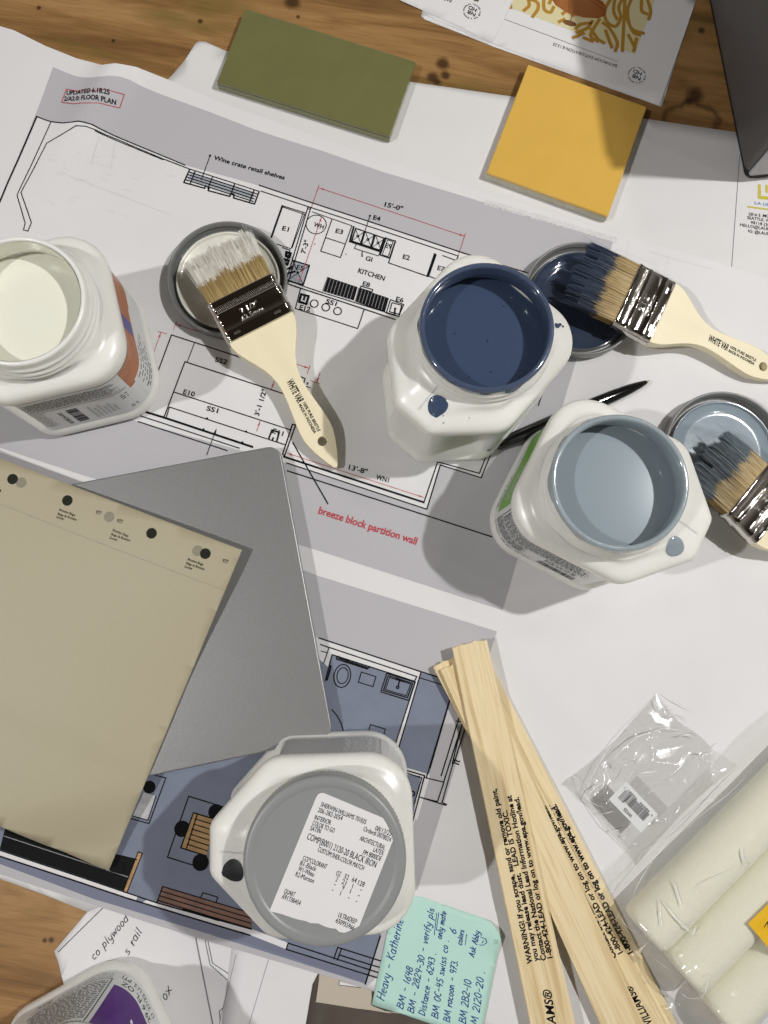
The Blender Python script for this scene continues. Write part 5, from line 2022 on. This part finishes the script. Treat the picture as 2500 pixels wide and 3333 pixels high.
# ================================================================== STIR STICKS
def stick(label, p_tl, p_tr, p_bl, p_br, zb, zt_end, th, inkf=None, ext=1.25):
    tl, trr, bl, brr = Vector(p_tl), Vector(p_tr), Vector(p_bl), Vector(p_br)
    mid0, mid1 = (tl + trr) / 2, (bl + brr) / 2
    d = (mid1 - mid0).normalized()
    L = (mid1 - mid0).length * ext
    w0 = abs((trr - tl).cross(d)) if False else (trr - tl).length
    w1 = (brr - bl).length
    x = Vector((d.x, d.y, (zt_end - zb) / L)).normalized()
    y = Vector((0, 0, 1)).cross(x).normalized()
    z = x.cross(y)
    mw = Matrix.Translation(Vector((mid0.x, mid0.y, zb)) * .001) @ Matrix((x, y, z)).transposed().to_4x4()
    t = thing('stir_stick', label, 'stir stick', (0, 0, 0), 0, 'wooden paint stir sticks', matrix=mw)
    mb = MB()
    rnd = random.Random(int(p_tl[0] * 10))
    n = 15
    ringA = []
    for i in range(n):
        f = i / (n - 1)
        ringA.append((rnd.uniform(-.9, .5) + 1.2 * noise.noise(Vector((f * 5, p_tl[0], 0))), (f - .5) * w0))
    top = [(px, py, th) for px, py in ringA] + [(L, w1 / 2, th), (L, -w1 / 2, th)]
    bot = [(px, py, 0) for px, py, _ in top]
    m = len(top)
    mb.add(top + bot, [tuple(reversed(range(m))), tuple(range(m, 2 * m))] + [(i, (i + 1) % m, m + (i + 1) % m, m + i) for i in range(m)])
    bl_ = mb.build('blade', M['stick'], t, local=True, bevel=.35, seg=1)

    def ztop(px, py):
        s = (Vector((px, py)) - mid0).dot(d)
        return zb + th + (zt_end - zb) * s / L
    if inkf:
        ik = Ink(ztop, .1)
        inkf(ik)
        ik.build('printed_warning', [M['black_ink']], bl_)
    return t


def pw(cr, p, z):
    return P(*cr(*p), z)[:2]


WARN = ['WARNING! If you scrape, sand or remove old paint,', 'you may release lead dust.   LEAD IS TOXIC.', 'Contact the National Lead Information Hotline at', '1-800-424-LEAD or log on to www.epa.gov/lead.']


def ink1(ik):
    for s, p, q in zip(WARN, ((304, 1180), (345, 1166), (393, 1160), (434, 1145)), ((70, 52), (139, 190), (166, 95), (214, 106))):
        ik.text(s, p, q, 3.7, 0, ST, bold=.034)
    ik.text('SHERWIN-WILLIAMS®', (1168, 2720), (1068, 2022), 6.0, 0, K5, bold=.016, shear=.25)


def ink3(ik):
    ik.text(WARN[3], (1135, 1590), (468, 322), 3.9, 0, K6, bold=.03)
    ik.text(WARN[2], (1082, 1632), (420, 345), 3.9, 0, K6, bold=.03)
    ik.text(WARN[1], (1030, 1650), (400, 420), 3.9, 0, K6, bold=.014)
    ik.text('SHERWIN-WILLIAMS®', (1600, 2560), (1205, 1870), 6.0, 0, K6, bold=.016, shear=.25)


def ink4(ik):
    ik.text(WARN[3], (1222, 1590), (553, 308), 4.2, 0, K6, bold=.045)
    ik.text(WARN[2], (1180, 1620), (500, 320), 3.9, 0, K6, bold=.014)


TH = 3.3
s1 = [pw(K5, (533, 175), 14), pw(K5, (722, 140), 14), pw(K5, (955, 2212), 12), pw(K5, (1200, 2212), 12)]
s2 = [pw(K5, (470, 300), 11), pw(K5, (650, 200), 11), pw(K6, (940, 2212), 11), pw(K6, (1400, 2212), 11)]
d2 = Vector((s2[2][0] - s2[0][0], s2[2][1] - s2[0][1])).normalized()
n2 = Vector((-d2.y, d2.x))


def band(left0, left1, wd):
    """corners of a straight stick from its left edge"""
    a, b = Vector(left0), Vector(left1)
    d = (b - a).normalized()
    n = Vector((-d.y, d.x))
    return [tuple(a), tuple(a + n * wd), tuple(b), tuple(b + n * wd)]


s2 = band(pw(K5, (470, 300), 11), pw(K6, (940, 2212), 11), 28.5)
s3r = band(pw(K6, (480, 290), 7.6), pw(K6, (1022, 1310), 7.6), 28.5)
# s3 and s4 are measured along their right edges
def band_r(r0, r1, wd, back):
    a, b = Vector(r0), Vector(r1)
    d = (b - a).normalized()
    n = Vector((-d.y, d.x))
    a = a - d * back
    return [tuple(a - n * wd), tuple(a), tuple(b - n * wd), tuple(b)]


s3 = band_r(pw(K6, (480, 290), 7.6), pw(K6, (1330, 1900), 7.6), 29, 125)
s4 = band_r(pw(K6, (460, 0), 4.3), pw(K6, (1070, 1180), 4.3), 29, 88)
stick('topmost wooden stir stick, its lead warning in full view', *s1, 11.3, 9.3, TH, ink1)
stick('plain wooden stir stick crossing just under the topmost one', *s2, 7.9, 7.7, TH, None)
stick('wooden stir stick third from the top, half its lead warning covered', *s3, 4.5, 4.3, TH, ink3, 1.3)
stick('lowest wooden stir stick, its right end under the bag of rollers', *s4, 2.0, 2.0, 2.5, ink4, 1.9)


# ================================================================== EMPTY BAG
def ridge(p, s):
    return 1 - abs(noise.noise(p * s)) * 2


q = [Vector(P(*BG(*p), 4)[:2]) for p in ((60, 690), (655, 118), (1180, 572), (535, 1212))]
cbag = (q[0] + q[1] + q[2] + q[3]) / 4
t = thing('plastic_bag', 'empty crumpled clear plastic bag with a small barcode label', 'plastic bag', (cbag.x, cbag.y, 1.7))


def bag_xy(u, v):
    p = q[0].lerp(q[1], u).lerp(q[3].lerp(q[2], u), v)
    k = 4.0 * noise.noise(Vector((u * 6, v * 6, 3.3))) * (1 if min(u, v, 1 - u, 1 - v) < .02 else .3)
    # waist the outline a little between its corners
    cx = p - cbag
    f = 1 - .10 * math.sin(math.pi * u) * (1 - math.sin(math.pi * v)) - .07 * math.sin(math.pi * v) * (1 - math.sin(math.pi * u))
    return cbag + cx * f + Vector((k * .5, k * .5))


def bag_z(u, v):
    e = min(u, 1 - u) * min(v, 1 - v) * 4
    puff = 13 * min(1, e * 1.6) ** .55
    p = Vector((u * 5.2, v * 6.5, 1.7))
    p += Vector((noise.noise(p * .7), noise.noise(p * .7 + Vector((9, 4, 2))), 0)) * .6
    w_ = 3.4 * (ridge(p, .55) ** 3 - .3) + 1.7 * (ridge(p + Vector((7, 2, 0)), 1.05) ** 3 - .3)
    edge = min(1, min(u, 1 - u, v, 1 - v) * 12)
    return 2.6 + puff + w_ * (.35 + .65 * edge) * (0.25 + .75 * min(1, puff / 6))


mb = MB()
n = 150
vs = []
for j in range(n + 1):
    for i in range(n + 1):
        u, v = i / n, j / n
        p = bag_xy(u, v)
        vs.append((p.x, p.y, max(2.2, bag_z(u, v))))
mb.add(vs, [(j * (n + 1) + i, j * (n + 1) + i + 1, (j + 1) * (n + 1) + i + 1, (j + 1) * (n + 1) + i) for j in range(n) for i in range(n)])
vs = []
m_ = 24
for j in range(m_ + 1):
    for i in range(m_ + 1):
        p = bag_xy(i / m_, j / m_)
        vs.append((p.x, p.y, 1.9 + .25 * noise.noise(Vector((i * .7, j * .7, 0)))))
mb.add(vs, [(j * (m_ + 1) + i, (j + 1) * (m_ + 1) + i, (j + 1) * (m_ + 1) + i + 1, j * (m_ + 1) + i + 1) for j in range(m_) for i in range(m_)])
mb.build('film', M['film'], t, smooth=True)


def fold_glints(parent, lines, cr, zf, mat_, rad=.3, name='fold_highlights', scale=1.0):
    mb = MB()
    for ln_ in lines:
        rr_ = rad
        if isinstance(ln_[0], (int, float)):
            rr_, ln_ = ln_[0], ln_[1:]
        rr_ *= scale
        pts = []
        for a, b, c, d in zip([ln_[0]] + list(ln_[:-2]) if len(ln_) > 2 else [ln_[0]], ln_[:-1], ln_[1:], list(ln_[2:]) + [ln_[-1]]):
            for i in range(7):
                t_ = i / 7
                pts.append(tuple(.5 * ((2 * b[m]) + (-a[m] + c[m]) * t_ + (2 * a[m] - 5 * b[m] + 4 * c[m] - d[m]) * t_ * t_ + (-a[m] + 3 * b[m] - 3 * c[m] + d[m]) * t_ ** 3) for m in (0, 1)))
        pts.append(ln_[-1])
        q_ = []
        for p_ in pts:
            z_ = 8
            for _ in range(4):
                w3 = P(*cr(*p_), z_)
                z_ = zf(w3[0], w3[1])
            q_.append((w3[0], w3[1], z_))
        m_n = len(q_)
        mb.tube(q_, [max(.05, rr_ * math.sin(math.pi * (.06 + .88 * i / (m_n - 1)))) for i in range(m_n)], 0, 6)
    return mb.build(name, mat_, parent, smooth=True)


_ei = [Vector((v_[0], v_[1])) for v_ in mb.v[:151 * 151:1]]
_ez = [v_[2] for v_ in mb.v[:151 * 151]]
_e1, _e2 = q[1] - q[0], q[3] - q[0]
_den = _e1.x * _e2.y - _e1.y * _e2.x


def bag_top(x, y):
    dx, dy = x - q[0].x, y - q[0].y
    u = max(.0, min(1, (dx * _e2.y - dy * _e2.x) / _den))
    v = max(.0, min(1, (_e1.x * dy - _e1.y * dx) / _den))
    return _ez[int(round(v * 150)) * 151 + int(round(u * 150))] + .15


M['shine'] = mat('film_fold_glint', (.86, .86, .86), .22, spec=1.0)  # whitish tubes along film folds, their highlights put into the colour
fold_glints(t, [[.45, (215, 800), (240, 740), (300, 690), (330, 672)], [(205, 800), (225, 690), (300, 545), (420, 380), (620, 160)], [.4, (380, 540), (450, 460), (560, 380), (700, 340), (830, 348)],
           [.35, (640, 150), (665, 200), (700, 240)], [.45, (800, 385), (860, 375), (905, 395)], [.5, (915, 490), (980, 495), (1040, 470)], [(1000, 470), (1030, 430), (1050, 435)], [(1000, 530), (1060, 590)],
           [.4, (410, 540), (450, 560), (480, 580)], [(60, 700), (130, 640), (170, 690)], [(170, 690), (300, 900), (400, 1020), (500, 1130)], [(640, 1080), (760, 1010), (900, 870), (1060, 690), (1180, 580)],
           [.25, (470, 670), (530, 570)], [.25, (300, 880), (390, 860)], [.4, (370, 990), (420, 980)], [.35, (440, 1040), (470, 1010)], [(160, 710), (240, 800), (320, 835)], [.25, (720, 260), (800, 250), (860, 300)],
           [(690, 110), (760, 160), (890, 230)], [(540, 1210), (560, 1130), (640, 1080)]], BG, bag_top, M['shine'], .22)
ZB = 19.0
lk = Ink(ZB, 0)
lk.poly([(355, 785), (465, 672), (668, 880), (560, 995)], 0, BG)
lo = lk.build('barcode_label', [M['label']], t)
ik = Ink(ZB, .12)
A0, B0 = Vector(ik.at(BG(465, 672))), Vector(ik.at(BG(668, 880)))
C_ = Vector(ik.at(BG(355, 785)))
ex, ey = (B0 - A0), (C_ - A0)
rnd = random.Random(5)
f = .12
k = 0
while f < .86:
    wd = rnd.choice([.008, .008, .013, .02])
    e1 = .62 if 6 < k < 36 else .70
    a, b = A0 + ex * f + ey * .24, A0 + ex * f + ey * e1
    c, d = A0 + ex * (f + wd) + ey * e1, A0 + ex * (f + wd) + ey * .24
    ik.poly([tuple(a), tuple(b), tuple(c), tuple(d)], 0, world=True)
    f += wd + rnd.choice([.008, .010, .016])
    k += 1


def bt(body, f0, f1, g, h):
    p, r = A0 + ex * f0 + ey * g, A0 + ex * f1 + ey * g
    ik.text(body, tuple(p), tuple(r), h, 0, world=True, bold=.01)


bt('WV25', .62, .38, .76, 2.4)
bt('7', .085, .055, .17, 1.5)
bt('92681', .44, .16, .15, 1.5)
bt('68544', .82, .54, .15, 1.5)
bt('0', .93, .90, .17, 1.5)
ik.build('barcode', [M['black_ink']], lo)

# ================================================================== ROLLERS IN THEIR BAG
ax = Vector((math.cos(R_(52)), math.sin(R_(52))))
nx_ = Vector((math.cos(R_(-38)), math.sin(R_(-38))))
c1 = Vector((234.5, -184))
RR = 18.6
ZC = 2.3 + RR
RLAB = ['upper left foam roller inside the clear bag, nearest the empty bag', 'middle foam roller of the three inside the clear bag', 'lowest foam roller inside the clear bag, at the bottom right corner']
for k in range(3):
    c = c1 + nx_ * 37.4 * k + ax * (1 if k == 1 else 0)
    t = thing('foam_roller', RLAB[k], 'foam roller', (c.x, c.y, 2.3), R_(52), 'foam rollers in a clear bag')
    mb = MB()
    rings = []
    nr = 40
    for x, r in ((4.5, 6.5), (2.0, 7.5), (.4, 11), (.0, 13.5), (.6, 15.6), (2.2, 17.4), (4.6, 18.3), (8, RR), (120, RR), (226, RR), (228, 17), (229, 13)):
        rings.append([(x, r * math.sin(6.2832 * i / nr), RR + r * math.cos(6.2832 * i / nr)) for i in range(nr)])
    mb.ring_loft(rings, 0, False, True)
    mb.build('foam_sleeve', M['foam'], t, local=True, smooth=True)
    mb = MB()
    mb.tube([(4.4, 0, RR), (60, 0, RR)], 6.6, 0, 24)
    mb.build('core_tube', M['foam_core'], t, local=True, smooth=True)


def env(al, nn):
    """height of the film over the rollers at local (along, across)"""
    z = 3.0
    endf = sst(-16, 3, al)
    for k in range(3):
        dd = nn - 37.4 * k
        if abs(dd) < RR + .5:
            z = max(z, (ZC + math.sqrt(max(0, (RR + .9) ** 2 - dd * dd)) - 3) * endf + 3)
    # the film bridges the valleys and slopes down outside
    for k in range(2):
        dd = abs(nn - 37.4 * (k + .5))
        if dd < 12:
            z = max(z, (ZC + RR - 6.5 + dd * dd * .05) * endf + 1)
    if nn < -10:
        z = max(z, 3 + (ZC + 12 - 3) * sst(-33, -13, nn) * endf)
    if nn > 74.8 + 10:
        z = max(z, 3 + (ZC + 12 - 3) * sst(110, 87, nn) * endf)
    return z


mb = MB()
nu, nv = 150, 110
vs = []
A_0, A_1, N_0, N_1 = -27, 232, -40, 116
for j in range(nv + 1):
    for i in range(nu + 1):
        al = A_0 + (A_1 - A_0) * i / nu
        nn = N_0 + (N_1 - N_0) * j / nv
        if i == 0:
            al += 4 * noise.noise(Vector((nn * .05, 9, 0)))
        if j == 0:
            nn += 2.5 * noise.noise(Vector((al * .03, 4, 0)))
        p = Vector((al * .030, nn * .045, .4))
        w_ = 1.5 * max(0, ridge(p + Vector((2, 5, 1)), 1.0) - .55) * 2 + 1.0 * max(0, ridge(p, 2.3) - .6) + .4 * noise.noise(p * 6)
        near = sst(60, -20, al)
        q_ = c1 + ax * al + nx_ * nn
        vs.append((q_.x, q_.y, env(al, nn) + .8 + w_ * (.35 + 1.3 * near)))
mb.add(vs, [(j * (nu + 1) + i, (j + 1) * (nu + 1) + i, (j + 1) * (nu + 1) + i + 1, j * (nu + 1) + i + 1) for j in range(nv) for i in range(nu)])
t = thing('plastic_bag', 'clear plastic bag holding three cream foam rollers with a yellow label', 'plastic bag', (c1.x, c1.y, 2.0))
mb.build('film', M['film2'], t, smooth=True)
roll_top = lambda x, y: env((Vector((x, y)) - c1).dot(ax), (Vector((x, y)) - c1).dot(nx_)) + 1.3
fold_glints(t, [[.5, (408, 1145), (400, 1260), (412, 1380)], [.9, (430, 1150), (500, 1260), (580, 1350), (690, 1450)], [.8, (650, 1480), (690, 1420), (705, 1370)], [.8, (535, 990), (545, 1060), (585, 1210)], [1.0, (1108, 690), (1110, 760), (1140, 850)],
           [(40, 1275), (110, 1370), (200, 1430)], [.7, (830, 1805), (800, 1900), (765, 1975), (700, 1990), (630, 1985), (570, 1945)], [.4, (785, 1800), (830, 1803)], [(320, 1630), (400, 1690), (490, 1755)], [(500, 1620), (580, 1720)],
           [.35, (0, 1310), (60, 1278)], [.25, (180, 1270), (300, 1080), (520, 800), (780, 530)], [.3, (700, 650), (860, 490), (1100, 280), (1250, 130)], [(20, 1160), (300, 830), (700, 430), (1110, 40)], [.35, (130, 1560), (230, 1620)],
           [.3, (270, 1470), (270, 1400), (310, 1380)], [.35, (500, 1940), (530, 1900)], [.3, (1010, 880), (850, 950), (740, 1010), (710, 1100)], [.3, (590, 1345), (690, 1345)]], RB, roll_top, M['shine'], .28, scale=.62)  # painted glints along the roller bag's folds
lk = Ink(lambda x, y: max(ZC + RR, env((Vector((x, y)) - c1).dot(ax), (Vector((x, y)) - c1).dot(nx_))) + 2.2, 0)
lk.poly([(1155, 1345), (1328, 1175), (1500, 1020), (1620, 1200), (1500, 1700), (1328, 1550)], 0, RB)
lb = lk.build('yellow_label', [M['yellow_lab'], M['black_ink']], t)
ik = Ink(lk.zf, .15)
ik.text('NO', (1290, 1375), (1400, 1450), 5, 0, RB)
ik.build('label_print', [M['black_ink']], lb)
